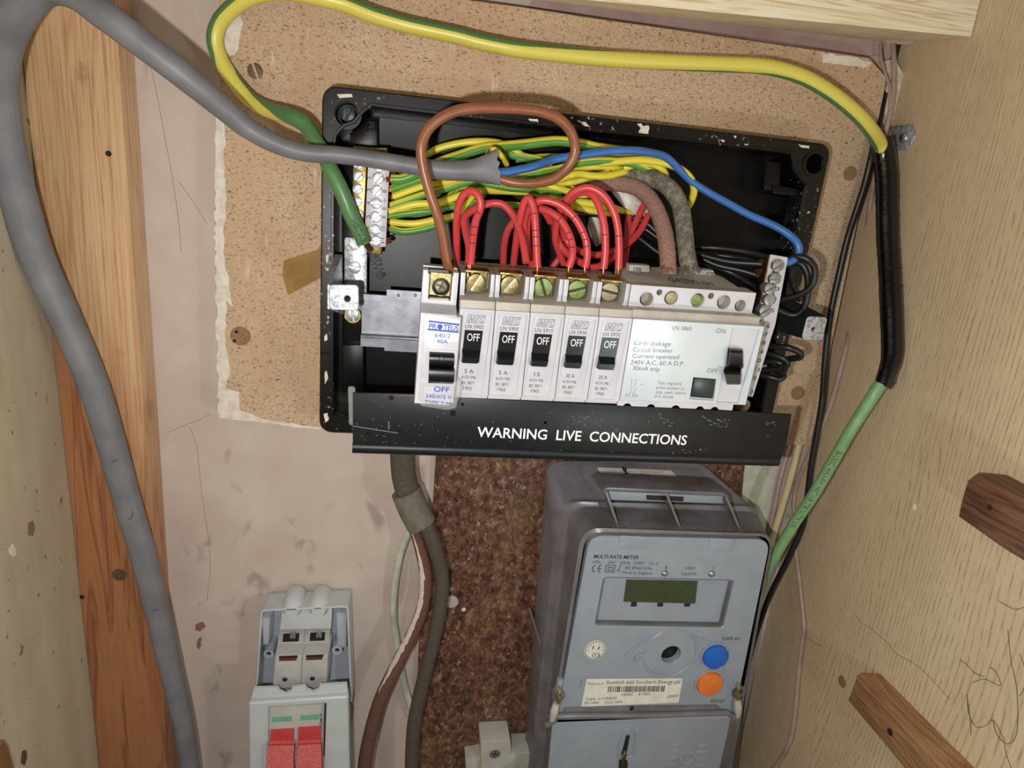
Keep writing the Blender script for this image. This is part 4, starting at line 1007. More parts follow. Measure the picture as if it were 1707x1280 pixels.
# clip at the top of the sleeve
CL = thing('saddle_clip', 'zinc saddle clip screwed to the right panel at the top of the taped cable', 'clip', rp(1505, 245, 0))
pl_ = FRt.pl([(1484, 210), (1522, 207), (1526, 222), (1518, 242), (1510, 250), (1486, 250)], .0012)
prism(FRt, rpoly(pl_, .002, 3), .0002, .0014, .0003).build('plate', 'zinc', CL)
u, v = FRt.uv(1503, 229, .003); dome(FRt, u, v, .0034, .0013, .0020).build('screw', 'steel', CL)
b = MB()
for a in (40, 130): ca, sa = math.cos(math.radians(a))*.0015, math.sin(math.radians(a))*.0015; b.cat(strokes(FRt, [((u-ca, v-sa), (u+ca, v+sa))], .0006, .0030, .0035))
b.build('screw_recess', 'darksteel', CL)
pp(FW, [(1447, 222), (1462, 222), (1462, 246), (1451, 246), (1446, 236)], .0185, .0200, .0003, .0015).build('plate', 'zinc', CL)

# black and flat brown cables in the right corner
wire('telephone_cable', 'thin black cable running down the right corner left of the taped joint', 'cable',
     [(1497, 70, .006), (1481, 130, .008), (1467, 190, .014), (1455, 250, .026), (1442, 305, .026), (1427, 352, .025), (1412, 400, .025), (1398, 460, .025), (1385, 520, .025), (1376, 590, .026), (1371, 660, .028), (1363, 715, .028), (1352, 776, .028), (1346, 825, .028), (1337, 878, .028), (1311, 936, .026), (1280, 1000, .014), (1254, 1080, .008), (1240, 1150, .006), (1226, 1285, .006)], .0021, 'blackwire', seg=14)
fl = [(1452, 300), (1448, 360), (1440, 430), (1431, 500), (1410, 580), (1387, 666), (1371, 710), (1354, 747), (1330, 800), (1323, 834), (1325, 880), (1326, 915), (1333, 970), (1340, 1043), (1337, 1075), (1331, 1125), (1325, 1193), (1316, 1237), (1294, 1276), (1270, 1300)]
tp_ = [FW.P(1488, 70, .010), FW.P(1490, 110, .016), FW.P(1488, 160, .020), FW.P(1480, 205, .021), FW.P(1466, 260, .019)]
for q in fl[:4]: tp_.append(FW.P(*q, .0215 if q[1] > 290 else .02))
tp_ = tp_[:5]+[FW.P(1452, 330, .012), FW.P(1440, 430, .008), FW.P(1424, 510, .006)]+[rp(x, y, .0022) for x, y in fl[4:]]
b = tube(tp_, .0016, .0013, 10)
FC = b.build('flat_twin_cable', 'skincable', None, 60)
tag(FC, 'thin flat pinkish brown twin cable running down the right panel corner', 'cable')
tube([FW.P(1467, 72, .010), FW.P(1469, 100, .014), FW.P(1478, 130, .018), FW.P(1484, 150, .020), FW.P(1483, 185, .0215)], .0010, seg=8).build('split_core', 'skincable', FC, 60)
wire('cream_cable', 'cream cable emerging below the chipboard at its lower right corner', 'cable',
     [(1336, 730, .008), (1330, 750, .008), (1311, 820, .008), (1291, 885, .008), (1283, 915, .008), (1270, 980, .008), (1240, 1100, .006)], .0026, 'creamcable')
wire('thin_cable', 'thin mauve painted cable beside the cream cable under the board', 'cable',
     [(1318, 735, .004), (1300, 800, .004), (1290, 850, .004), (1272, 940, .004), (1240, 1080, .004), (1200, 1285, .004)], .0016, 'purple')
pt_ = pp(FW, [(1240, 742), (1290, 745), (1278, 860), (1270, 900), (1236, 860)], .0001, .0010)
tag(pt_.build('paint_patch', 'palecable'), 'pale green painted patch of wall below the chipboard beside the meter', 'patch')

# ---- sleeved earth wires of the bundle
Y = [('ygb', .0027, .30, [(652, 299, .050), (672, 298, .050), (699, 287, .050), (735, 270, .050), (770, 258, .049), (805, 247, .049), (836, 244, .049), (878, 240, .048), (902, 237, .047), (933, 235, .046), (970, 240, .045), (997, 246, .044), (1039, 252, .043), (1060, 258, .040)]),
     ('ygb', .0021, .1, [(700, 262, .042), (716, 256, .043), (731, 248, .044), (762, 240, .045), (794, 236.5, .046), (826, 238, .045), (850, 246, .043), (875, 262, .040), (900, 272, .038)]),
     ('ygb', .0021, .34, [(651, 316, .047), (689, 303, .046), (731, 291, .046), (784, 296, .047), (824, 301, .050), (860, 297, .051), (902, 287, .052), (932, 281, .052), (965, 272, .053), (1007, 268, .053), (1050, 272, .053), (1080, 283, .052), (1102, 297, .049), (1112, 318, .044)]),
     ('ygb', .0021, .1, [(655, 328, .046), (710, 309, .045), (752, 303, .044), (794, 297, .044), (860, 303, .046), (905, 305, .048), (934, 298, .050), (961, 290, .051), (986, 293, .051), (1012, 293, .050), (1039, 287, .048), (1062, 283, .045)]),
     ('ygb', .0021, .25, [(651, 343, .046), (699, 327, .046), (741, 315, .045), (784, 303, .045), (815, 307, .046), (849, 313, .047), (879, 315, .048), (905, 318, .047), (935, 320, .045)]),
     ('ygb', .0021, .05, [(649, 353, .047), (689, 341, .048), (731, 338, .048), (767, 326, .047), (800, 318, .046), (836, 318, .044), (879, 320, .042), (902, 324, .042), (944, 334, .041), (986, 339, .040), (1012, 346, .038)]),
     ('ygb', .0020, .35, [(649, 360, .047), (689, 354, .048), (720, 351, .048), (748, 345, .047), (794, 339, .044), (836, 341, .041), (868, 343, .038), (900, 350, .036)]),
     ('ygb', .0020, .08, [(651, 370, .047), (689, 373, .048), (727, 366, .048), (762, 358, .047), (775, 343, .046), (786, 330, .044), (800, 316, .040)]),
     ('ygb', .0020, .30, [(651, 381, .047), (672, 386, .048), (699, 383, .048), (727, 375, .048), (748, 364, .047), (770, 356, .044), (800, 345, .040)]),
     ('ygb', .0021, .0, [(1000, 272, .052), (1041, 268, .054), (1075, 267, .056), (1113, 273, .057), (1137, 284, .057), (1152, 299, .056), (1157, 317, .054), (1152, 335, .050), (1144, 348, .044)]),
     ('ygb', .0020, .06, [(1040, 280, .050), (1071, 272, .053), (1092, 275, .054), (1106, 285, .053), (1111, 298, .050)]),
     ('ygb', .0021, .12, [(880, 304, .044), (910, 309, .045), (934, 315, .046), (965, 325, .046), (990, 324, .046), (1008, 335, .045), (1024, 347, .043), (1054, 355, .040)]),
     ('ygb', .0020, .0, [(920, 328, .040), (951, 342, .041), (976, 349, .041), (995, 352, .040), (1020, 356, .038)]),
     ('ygb', .0020, .05, [(890, 300, .042), (923, 305, .044), (955, 303, .045), (986, 296, .046), (1015, 288, .046)]),
     ('ygb', .0020, .3, [(720, 340, .036), (760, 320, .038), (810, 268, .040), (850, 258, .041), (880, 262, .042), (902, 268, .042), (930, 292, .040), (970, 330, .038)]),
     ('ygb', .0020, .0, [(700, 322, .040), (760, 312, .041), (830, 300, .042), (900, 296, .043), (960, 282, .046), (1010, 278, .046), (1060, 290, .044)]),
     ('ygb', .0020, .32, [(860, 266, .041), (905, 262, .041), (950, 262, .041), (1000, 262, .042), (1050, 262, .043), (1075, 262, .044)]),
     ('ygb', .0020, .36, [(800, 268, .040), (840, 258, .041), (870, 264, .041), (902, 275, .040)])]
wh = ['topmost and thickest', 'second from top at left', 'passing under the blue core', 'running just below the grey cable end', 'middle left of the brown loop', 'crossing behind the brown core midway', 'third from bottom at the bar', 'bottom but one at the bar', 'lowest at the bar', 'outermost yellow curl at the right', 'inner yellow curl at the right', 'dipping behind the red loops', 'short and low behind red wires', 'yellow under the brown loop', 'deep in the bundle behind brown core', 'deep strand under the brown loop', 'just under the blue core', 'short piece beside the bare earth core']
for (mt, r, ph, pts), w_ in zip(Y, wh):
    o = wire('earth_wire', 'green and yellow earth wire of the bundle, '+w_, 'wire', pts, r, mt, 'green and yellow earth wires behind the breakers', u0=ph, twist=random.uniform(-.7, .7))
    if pts[0][0] < 660:
        x, y, d = pts[0]; b = MB()
        for k in range(5):
            yy = y+(k-2)*1.5; b.cat(tube(wpts([(x+5, y+(k-2)*1.0, d), (x-1, yy, d+.001), (x-8, yy+random.uniform(-1, 1), d-.001)]), .0003, seg=6, k=3))
        b.build('copper_strand', 'copper', o, 60)
b = MB()
for x, y in ((652, 284), (656, 300), (648, 401)):
    for k in range(5): b.cat(tube(wpts([(x-8, y+k*1.6-3, .047), (x, y+k*2-4, .048), (x+5, y+k*1.7-4+random.uniform(-2, 2), .0475)]), .0004, seg=6, k=3))
b.build('copper_ends', 'copper', EB)

# ---- red wires
Rd = [([(784, 442, .0875), (786, 420, .086), (789, 393, .084), (793, 368, .082), (800, 350, .081), (800, 333, .081), (791, 320, .080), (779, 320, .078), (768, 333, .076), (762, 358, .073), (761, 398, .068), (762, 440, .060)], 'looping highest above the first plain breaker'),
      ([(781, 440, .0865), (782, 413, .083), (776, 385, .078), (774, 365, .075), (782, 354, .073), (798, 345, .071), (818, 339, .070), (838, 341, .071), (855, 358, .073), (866, 383, .077), (873, 410, .082), (877, 438, .0865)], 'bridging the first and second plain breakers'),
      ([(839, 450, .050), (840, 415, .056), (845, 388, .061), (856, 370, .064), (868, 355, .066), (885, 345, .067), (905, 350, .066), (918, 370, .062)], 'short one rising behind the second plain breaker'),
      ([(896, 446, .0875), (894, 410, .086), (892, 370, .085), (889, 346, .084), (882, 331, .083), (874, 338, .081), (868, 360, .078), (862, 390, .072), (856, 440, .060)], 'narrow loop above the 15 A breaker'),
      ([(975, 446, .0875), (979, 425, .087), (975, 395, .086), (957, 362, .085), (932, 341, .083), (904, 334, .081), (884, 345, .078), (874, 368, .074), (875, 400, .070), (888, 445, .062)], 'wide arch ending at the left 30 A breaker, right wire'),
      ([(948, 446, .0875), (954, 425, .087), (952, 400, .085), (938, 371, .082), (918, 354, .079), (896, 348, .075), (882, 358, .071), (878, 385, .067), (882, 420, .062), (900, 448, .055)], 'lower arch ending at the left 30 A breaker, left wire'),
      ([(1031, 448, .0875), (1032, 412, .087), (1029, 375, .086), (1020, 346, .085), (1003, 323, .083), (980, 313, .081), (957, 320, .078), (941, 338, .074), (930, 362, .069), (926, 400, .062), (940, 440, .055)], 'tallest arch ending at the right 30 A breaker'),
      ([(1006, 448, .0875), (1009, 420, .087), (1008, 382, .086), (1001, 350, .084), (990, 328, .081), (975, 320, .077), (957, 326, .073), (944, 345, .068), (938, 375, .062), (941, 398, .056)], 'inner wire of the tallest arch'),
      ([(940, 352, .060), (928, 362, .060), (925, 382, .060), (931, 404, .060), (944, 421, .060), (962, 434, .059), (985, 445, .058), (1008, 441, .056), (1025, 425, .053)], 'curling low between the two 30 A breakers'),
      ([(938, 375, .053), (941, 392, .055), (951, 410, .056), (970, 420, .056), (997, 425, .055), (1029, 416, .053), (1050, 403, .050), (1068, 383, .047), (1080, 358, .045)], 'sweeping right into the torn white sleeve'),
      ([(990, 446, .050), (1010, 437, .049), (1030, 420, .048), (1042, 402, .047), (1055, 380, .046), (1068, 352, .045), (1074, 338, .044)], 'rear one rising right behind the tall arch'),
      ([(918, 450, .046), (928, 436, .047), (938, 424, .048), (946, 410, .048)], 'short stub low behind the arches'),
      ([(1040, 448, .052), (1044, 415, .050), (1046, 385, .047), (1048, 360, .044)], 'straight rear one beside the tail cables')]
for k, (pts, w_) in enumerate(Rd):
    o = wire('red_wire', 'red insulated wire, '+w_, 'wire', pts, .0020, 'redwire', 'red circuit wires above the breakers', seg=14)
    if pts[0][2] > .085:
        x, y, d = pts[0]
        tube(wpts([(x, y-2, d), (x-.5, y+8, d), (x-1, y+16, d-.002)]), .0007, seg=8, k=4).build('bare_end', 'copper', o, 60)
    if k in (0, 3, 4, 5, 6, 7):
        pth = o_path[o]; b = MB()
        for L0 in ((.010, .014, .018, .026) if k in (0, 3, 4, 5) else (.016,)):
            b.cat(tube([onpath(pth, L0, a, 1.03) for a in (-.9, -.4, .1, .6)], .0002, seg=5, k=2))
        b.build('ink_mark', 'ink', o)

# ---- torn white sleeve and braided tails
b = MB()
def rag(name, label, px, d0, d1, mat='paper'):
    P_ = [FW.P(x, y, d0+(d1-d0)*((i*37) % 10)/10) for i, (x, y) in enumerate(px)]; c_ = sum(P_, Vector())/len(P_); c_ = c_+Vector((0, -.003, 0))
    v = P_+[c_]+[p+Vector((0, .0006, 0)) for p in P_]+[c_+Vector((0, .0006, 0))]; n = len(P_)
    f = [(i, (i+1) % n, n) for i in range(n)]+[((i+1) % n+n+1, i+n+1, 2*n+1) for i in range(n)]+[(i, (i+1) % n, (i+1) % n+n+1, i+n+1) for i in range(n)]
    return tag(MB().add(v, f).build(name, mat, None, 70), label, 'paper')
rag('torn_sleeve', 'torn white paper sleeve behind the red and black braided tails', [(1012, 310), (1035, 306), (1060, 315), (1072, 332), (1080, 343), (1068, 350), (1060, 360), (1050, 350), (1040, 345), (1028, 330)], .040, .046)
rag('torn_sleeve', 'torn white scrap between the red arches above the 30 A breakers', [(982, 362), (996, 360), (1004, 380), (1003, 405), (994, 412), (985, 395), (980, 378)], .030, .034)
rag('torn_sleeve', 'small torn white scrap at the wires right of the tall red arch', [(1068, 352), (1082, 338), (1087, 356), (1084, 364), (1074, 362)], .038, .042)
o = wire('supply_tail', 'reddish cloth braided tail cable entering the top of the wide unit', 'cable',
     [(985, 308, .042), (1008, 305, .045), (1030, 306, .048), (1058, 312, .053), (1080, 327, .059), (1096, 353, .066), (1107, 385, .073), (1112, 415, .079), (1114, 444, .083), (1114, 458, .084)], .0044, 'braidred', 'cloth braided tails', seg=20, wob=.03)
def fray(o, x, y, d, mat, n=26, s=14):
    b = MB()
    for k in range(n):
        a = random.uniform(-1, 1); q = [(x+a*9, y-8, d+.004), (x+a*s*1.0, y+random.uniform(-2, 3), d+.005+random.uniform(0, .002)), (x+a*s*1.35+random.uniform(-3, 3), y+random.uniform(3, 12), d+.004+random.uniform(-.002, .003))]
        b.cat(tube(wpts(q), .00022, seg=5, k=3))
    b.build('frayed_end', mat, o, 60)
fray(o, 1114, 450, .082, 'braidred')
o = wire('supply_tail', 'grey black cloth braided tail cable, outer of the two at the wide unit', 'cable',
     [(955, 304, .032), (980, 298, .036), (1008, 294, .040), (1050, 292, .046), (1088, 298, .054), (1115, 313, .062), (1132, 338, .067), (1139, 370, .073), (1142, 402, .078), (1146, 432, .082), (1152, 455, .083)], .0046, 'braidblack', 'cloth braided tails', seg=20, wob=.03)
fray(o, 1152, 447, .081, 'braidblack')

# ---- black neutral wires
Bk = [([(955, 355, .034), (1000, 357, .036), (1030, 359, .038), (1060, 364, .040), (1082, 375, .043), (1098, 390, .045), (1130, 412, .048), (1170, 425, .052), (1215, 436, .058), (1268, 440, .066), (1290, 443, .070)], 'upper one passing behind the braided tails'),
      ([(1030, 362, .034), (1060, 372, .036), (1085, 388, .039), (1110, 405, .042), (1150, 418, .046), (1190, 440, .052), (1240, 452, .060), (1280, 465, .068)], 'second one passing behind the braided tails'),
      ([(1050, 385, .032), (1075, 404, .034), (1100, 422, .037), (1130, 432, .040), (1170, 440, .044), (1220, 455, .050), (1262, 482, .062)], 'lowest one behind the braided tails'),
      ([(1130, 410, .040), (1157, 412, .042), (1190, 413, .046), (1220, 416, .052), (1255, 422, .060), (1288, 432, .070)], 'top one reaching the neutral bar'),
      ([(1140, 420, .042), (1180, 424, .046), (1218, 428, .052), (1250, 434, .060), (1282, 448, .068)], 'second one reaching the neutral bar'),
      ([(1316, 430, .070), (1333, 428, .075), (1348, 434, .078), (1358, 450, .079), (1354, 474, .078), (1336, 490, .074), (1302, 500, .066)], 'outer hook right of the neutral bar'),
      ([(1320, 438, .068), (1336, 440, .072), (1345, 455, .074), (1347, 480, .074), (1343, 505, .073), (1334, 521, .071), (1318, 525, .068), (1292, 514, .064)], 'inner hook right of the neutral bar'),
      ([(1276, 576, .066), (1296, 578, .072), (1316, 580, .077), (1332, 587, .079), (1334, 595, .078), (1318, 598, .072), (1298, 600, .062)], 'upper flat hook low right of the neutral bar'),
      ([(1272, 588, .064), (1292, 592, .070), (1308, 599, .074), (1312, 608, .074), (1298, 614, .070), (1268, 618, .062)], 'middle flat hook low right of the neutral bar'),
      ([(1266, 604, .060), (1286, 602, .066), (1302, 606, .070), (1308, 616, .070), (1296, 622, .066)], 'small inner hook low right of the neutral bar'),
      ([(1262, 624, .062), (1282, 628, .068), (1298, 632, .071), (1306, 627, .071), (1300, 619, .068), (1280, 614, .060)], 'lowest flat hook right of the neutral bar'),
      ([(1335, 500, .060), (1320, 470, .060), (1318, 445, .062), (1306, 440, .066)], 'steep one just behind the neutral bar top'),
      ([(1030, 395, .030), (1040, 420, .032), (1048, 450, .034)], 'short upright one behind the wide unit')]
for pts, w_ in Bk:
    wire('neutral_wire', 'black insulated wire, '+w_, 'wire', pts, .0019, 'blackwire', 'black neutral wires')
b = MB()
for x, y in ((1268, 436), (1264, 452)):
    for k in range(5): b.cat(tube(wpts([(x-6, y+k*2, .064), (x, y-3+k*2.4, .067), (x+12, y-2+k*1.6, .071)]), .0004, seg=6, k=3))
b.build('copper_ends', 'copper', NB)

# ---- meter tails below the strip
o = wire('meter_tail', 'old brown red tail cable with white paint smear, below the warning strip', 'cable',
     [(679, 838, .031), (684, 855, .030), (691, 880, .029), (702, 917, .030), (709, 959, .031), (705, 1010, .032), (686, 1060, .033), (660, 1111, .034), (634, 1166, .034), (617, 1225, .034), (608, 1275, .034), (604, 1330, .034)],
     [.0038, .0039, .0040, .0041, .0042, .0043, .0044, .0046, .0048, .0050, .0051, .0051], 'tailred', 'meter tails', seg=22, wob=.015)
pth = o_path[o]
def smear(L0, L1, a0, a1, n=40):
    b = MB(); v = []; f = []
    for i in range(n+1):
        L = L0+(L1-L0)*i/n; w_ = (a1-a0)*min(1, 3*min(i, n-i)/n+.15)*random.uniform(.6, 1); c_ = (a0+a1)/2+random.uniform(-.08, .08)
        for k in range(5): v.append(onpath(pth, L, c_+w_*(k/4-.5), 1.02))
    for i in range(n):
        for k in range(4): f.append((i*5+k, i*5+k+1, (i+1)*5+k+1, (i+1)*5+k))
    return b.add(v, f)
smear(.022, .150, .0, 1.25).build('paint_smear', 'tailpaint', o, 70)
o2 = wire('meter_tail', 'old dark grey furry tail cable beside the brown red one, below the strip', 'cable',
     [(697, 845, .034), (706, 864, .0345), (724, 909, .034), (736, 959, .031), (733, 1014, .032), (720, 1077, .033), (704, 1141, .034), (692, 1196, .035), (687, 1250, .035), (685, 1330, .035)],
     .0050, 'tailgrey', 'meter tails', seg=22, wob=.02)
wire('tail_sheath', 'grey brown outer sheath over both tail cables just below the strip', 'sheath',
     [(672, 705, .040), (671, 745, .038), (673, 790, .034), (680, 820, .034)], .0078, 'tailgrey', seg=24, rb=.0066)
wire('cable_band', 'flat grey clip band wrapped round both tail cables', 'clip',
     [(677, 818, .034), (690, 850, .034), (703, 874, .034)], .0098, 'band', seg=26, rb=.0082, k=6)
wire('bell_cable', 'dirty white cable curving down behind the tail cables', 'cable',
     [(684, 880, .012), (676, 900, .011), (666, 930, .010), (658, 976, .009), (656, 1020, .009), (660, 1062, .009), (668, 1110, .009), (676, 1150, .009), (690, 1190, .012)], .0027, 'palecable', seg=14)

# ------------------------------------------------------------------ terminal block bottom centre
t = thing('connector_block', 'off white plastic connector block at the bottom edge left of the meter', 'connector', FW.P(830, 1285, .01))
pp(FW, [(801, 1236), (851, 1233), (853, 1256), (884, 1254), (886, 1300), (802, 1300)], .0072, .026, .0008, .001).build('body', 'clip', t)
pp(FW, [(776, 1267), (803, 1262), (803, 1300), (777, 1300)], .0072, .020, .0006).build('body_step', 'clip', t)
u, v, q = pxr(FW, 825, 1256, 9, .026)
ringm(FW, u, v, q+.0012, .0012, .0258, .0266).build('screw_rim', 'clip', t); cyl(FW, u, v, q, .0255, .0264, 20, .0003).build('screw', 'steel', t)
b = MB()
for a in (15, 105): ca, sa = math.cos(math.radians(a))*q*.6, math.sin(math.radians(a))*q*.6; b.cat(strokes(FW, [((u-ca, v-sa), (u+ca, v+sa))], .0006, .0264, .0265))
b.build('screw_recess', 'darksteel', t)
for x in (862, 877):
    u, v, q = pxr(FW, x, 1266, 6, .026); ringm(FW, u, v, q, .0006, .0255, .0264, 20).build('hole_rim', 'clip', t)

# ------------------------------------------------------------------ electricity meter
MT = thing('electricity_meter', 'grey multi rate electricity meter with green display, blue and orange buttons', 'meter', FM.pt(.06, .17, -.06))
def ring(px, n, r, k=7): return rpoly(FM.pl(px, n), r, k)
face = [(978, 890), (1287, 897), (1226, 1200), (922, 1206)]
R0 = ring([(912, 768), (1172, 770), (1232, 1290), (868, 1330)], -.0545, [.012, .004, .004, .004])
R1 = ring([(930, 832), (1262, 842), (1218, 1320), (880, 1330)], -.034, [.012, .010, .004, .004])
R2 = ring([(938, 832), (1266, 842), (1216, 1300), (893, 1300)], -.0315, [.013, .012, .004, .004])
R3 = ring([(942, 835), (1268, 845), (1214, 1300), (896, 1300)], -.0295, [.014, .013, .004, .004])
R4 = ring([(950, 843), (1271, 853), (1214, 1300), (902, 1300)], -.0285, [.014, .013, .004, .004])
R5 = ring([(972, 882), (1289, 892), (1216, 1300), (914, 1300)], -.0050, [.013, .012, .004, .004])
loft(FM, [(R0, -.0545), (R1, -.034), (R2, -.0315), (R3, -.0295), (R4, -.0285)]).build('case', 'greycover', MT, 40)
b = loft(FM, [(R4, -.0284), (R5, -.0050), (ring([(969, 879), (1292, 889), (1234, 1203), (918, 1208)], -.003, [.013, .012, .002, .002]), -.0030),
              (ring([(970, 879), (1291, 890), (1233, 1202), (919, 1207)], -.0008, [.013, .012, .002, .002]), -.0008), (ring([(977, 886), (1287, 894), (1230, 1198), (924, 1204)], 0.0, [.012, .011, .002, .002]), .0)], True, False)
b.build('bezel', 'greycover', MT, 40)
win = ring([(1006, 961), (1224, 966), (1205, 1046), (991, 1042)], 0, .003, 4)
hol = circ(*pxr(FM, 1118, 1090, 16, 0), 28)
fo = ring([(983, 892), (1284, 899), (1223, 1194), (928, 1199)], 0, [.010, .010, .002, .002])
plate(FM, fo, [win, hol], -.0045, .0006, .0004).build('front_plate', 'grey', MT)
pp(FM, [(1000, 955), (1230, 960), (1210, 1052), (985, 1048)], -.0050, -.0042).build('window_back', 'grey', MT)
plate(FM, inset(win, -.0001), [inset(win, .0012)], -.0042, -.0006).build('window_frame', 'greycover', MT)
pp(FM, [(1045, 967), (1163, 969), (1159, 1006), (1040, 1003)], -.0042, -.0034).build('display', 'lcd', MT)
b = MB()
for x in (1053, 1097, 1142): b.cat(pp(FM, [(x, 1003), (x+9, 1003), (x+8, 1011), (x-1, 1011)], -.0042, -.0036))
b.build('display_tab', 'darksteel', MT)
u, v, q = pxr(FM, 1118, 1090, 15, -.0044); cyl(FM, u, v, q*1.3, -.0060, -.0050).build('optical_port', 'switch', MT)
u, v, q = pxr(FM, 1117, 1088, 45, .0006)
plate(FM, circ(u, v, q, 40), [circ(u, v, q*.93, 40)], .0004, .0014, .0003).build('port_ring', 'grey', MT)
plate(FM, circ(u, v, q*.92, 40), [hol], .0004, .0009, .0002).build('port_disc', 'grey', MT)
u2, v2, q2 = pxr(FM, 1067, 1095, 9, .0006); ringm(FM, u2, v2, q2, q2*.6, .0004, .0018, 20).build('port_lug', 'grey', MT)
for sg in ([[(966, 1145), (969, 1133)], [(969, 1133), (1040, 1090)], [(1040, 1090), (1083, 1058)]], [[(1140, 1052), (1189, 1070)]], [[(1208, 1105), (1202, 1130)]]): strokes(FM, [FM.pl(q) for q in sg], .0007, .0004, .0013).build('moulded_line', 'grey', MT)
for x, y, mt, nm in ((1193, 1095, 'bluebutton', 'display_button'), (1183.5, 1140, 'orange', 'boost_button')):
    u, v, q = pxr(FM, x, y, 20, .003); ringm(FM, u, v, q*1.18, q*.16, .0004, .0018).build('button_rim', 'grey', MT)
    cyl(FM, u, v, q, .0, .0046, 32, .0006).build(nm, mt, MT)
for x, y in ((1108, 955), (1186, 956)):
    u, v, q = pxr(FM, x, y, 6, .0006); dome(FM, u, v, q, .0003, .0022, 18).build('indicator_lamp', 'steel', MT)
for pxs in ([(1034, 893), (1081, 895), (1077, 917), (1031, 914)], [(1184, 897), (1228, 899), (1223, 920), (1180, 918)]):
    pp(FM, pxs, .0004, .0013, .0003, .0006).build('latch_pad', 'grey', MT)
# stickers
u, v, q = pxr(FM, 992, 1083, 17.5, .0006); cyl(FM, u, v, q, .0005, .0008, 36).build('round_sticker', 'stickerpaper', MT)
stk = pp(FM, [(978, 1132), (1138, 1131), (1131, 1171), (969, 1178)], .0005, .0008, 0, .0004).build('sticker', 'stickerpaper', MT)
ib = MB()
ib.cat(plate(FM, circ(u, v, q*.94, 36), [circ(u, v, q*.89, 36)], .0008, .00088))
def T(s, p0, p1, h, bo=0.0, n=.0006, sh=0.0): ib.cat(txt(FM, n, s, p0, p1, h, bo, sh))
T('11', (987, 1082), (998, 1083), 6, 0, .0008); T('03', (986, 1095), (999, 1096), 6, 0, .0008); ib.cat(strokes(FM, [FM.pl([(986, 1086.5), (999, 1087.5)])], .0002, .0008, .00088))
def arc_text(s, fr, cu, cv, r, a0, a1, h, n):
    for k, ch in enumerate(s):
        a = a0+(a1-a0)*k/(len(s)-1); vv, ff = glyphs(ch, 0.0); cx = (min(p[0] for p in vv)+max(p[0] for p in vv))/2
        ca, sa = math.cos(a), math.sin(a); k_ = h/.729; out = []
        for x, y in vv: xx, yy = (x-cx)*k_, y*k_; rr = r+yy; out.append(fr.pt(cu+rr*sa+xx*ca, cv-rr*ca+xx*sa, n+.00005))
        ib.cat(MB().add(out, ff))
arc_text('CERTIFIED', FM, u, v, q*.60, -1.6, 1.6, q*.22, .0008)
T('MULTI-RATE METER', (989, 930), (1064, 932), 6, .02, sh=.1); T('1Ph', (988, 939), (1001, 939.3), 5); T('2W', (1013, 939.5), (1025, 940), 5); T('50Hz', (1033, 940), (1050, 940.5), 5); T('230V', (1056, 940.5), (1074, 941), 5); T('CL.2', (1081, 941), (1096, 941.5), 5)
T('BS EN61036', (1042, 948.5), (1086, 949.5), 5); T('Made in England', (1037, 956), (1087, 957.5), 4.6); T('1', (1109, 948), (1111, 948), 5); T('1000', (1142, 949), (1158, 949.5), 5); T('imp/kWh', (1136, 958), (1161, 959), 4.6); T('2', (1187, 949.5), (1190, 949.6), 5)
for cx, op in ((993, 0), (1002.5, 1)):
    c_ = FM.uv(cx, 947.5, .0006); rr = (FM.uv(cx+6, 947.5, .0006)[0]-c_[0]); aa = [math.radians(100+160*k/8) for k in range(9)]
    sg = [((c_[0]+rr*math.cos(a)*.9+(0 if not op else 0), c_[1]+rr*math.sin(a)), (c_[0]+rr*math.cos(b_)*.9, c_[1]+rr*math.sin(b_))) for a, b_ in zip(aa, aa[1:])]
    if op: sg.append(((c_[0]-rr*.9, c_[1]), (c_[0]-rr*.1, c_[1])))
    ib.cat(strokes(FM, sg, .0005, .0006, .00068))
for p_ in ([(1010, 941), (1025, 941.5), (1023, 953), (1008.5, 952.5)], [(1014, 944.5), (1021, 945), (1020, 950), (1013, 949.5)]): ib.cat(strokes(FM, [FM.pl([p_[i], p_[(i+1) % 4]]) for i in range(4)], .00042, .0006, .00068))
ib.cat(strokes(FM, [FM.pl([(1033, 941), (1031.5, 949)]), FM.pl([(1033, 941), (1035, 942)])], .0003, .0006, .00068)); u3, v3, q3 = pxr(FM, 1030.8, 951, 2.5, .0006); ib.cat(ringm(FM, u3, v3, q3, .0003, .0006, .00068, 16))
T('DISPLAY', (1203, 1066.5), (1233, 1067), 5, .012, sh=.15); T('BOOST', (1184, 1170.5), (1207, 1171), 5, .012, sh=.1)
T('Property of', (979, 1141), (1006, 1141), 4, 0, .0008, .1); T('Scottish and Southern Energy plc', (1010, 1140), (1134, 1139), 6.5, 0, .0008, .1)
x = 1013.0
random.seed(5)
while x < 1107:
    w_ = random.choice((.8, .8, 1.4, 2.0)); y = 1144-(x-1013)*.01
    ib.cat(prism(FM, FM.pl([(x+1.2, y), (x+w_+1.2, y), (x+w_, y+9.5), (x, y+9.5)], .0008), .0008, .00088)); x += w_+random.choice((.9, 1.3, 1.9))
T('H03C', (1036, 1160), (1055, 1159.8), 5, 0, .0008); T('41901', (1063, 1159.5), (1083, 1159), 5, 0, .0008); T('2003', (1111, 1163), (1129, 1162), 4.5, 0, .0008, .2)
T('Type: L110A03', (975, 1167), (1027, 1165.5), 4.6, 0, .0008); T('20-100A', (973, 1173.5), (998, 1172.5), 4, 0, .0008, .2); T('IC(0) 100A', (1008, 1172.5), (1037, 1171.5), 4, 0, .0008, .1)
ib.build('printed_text', 'ink', MT)
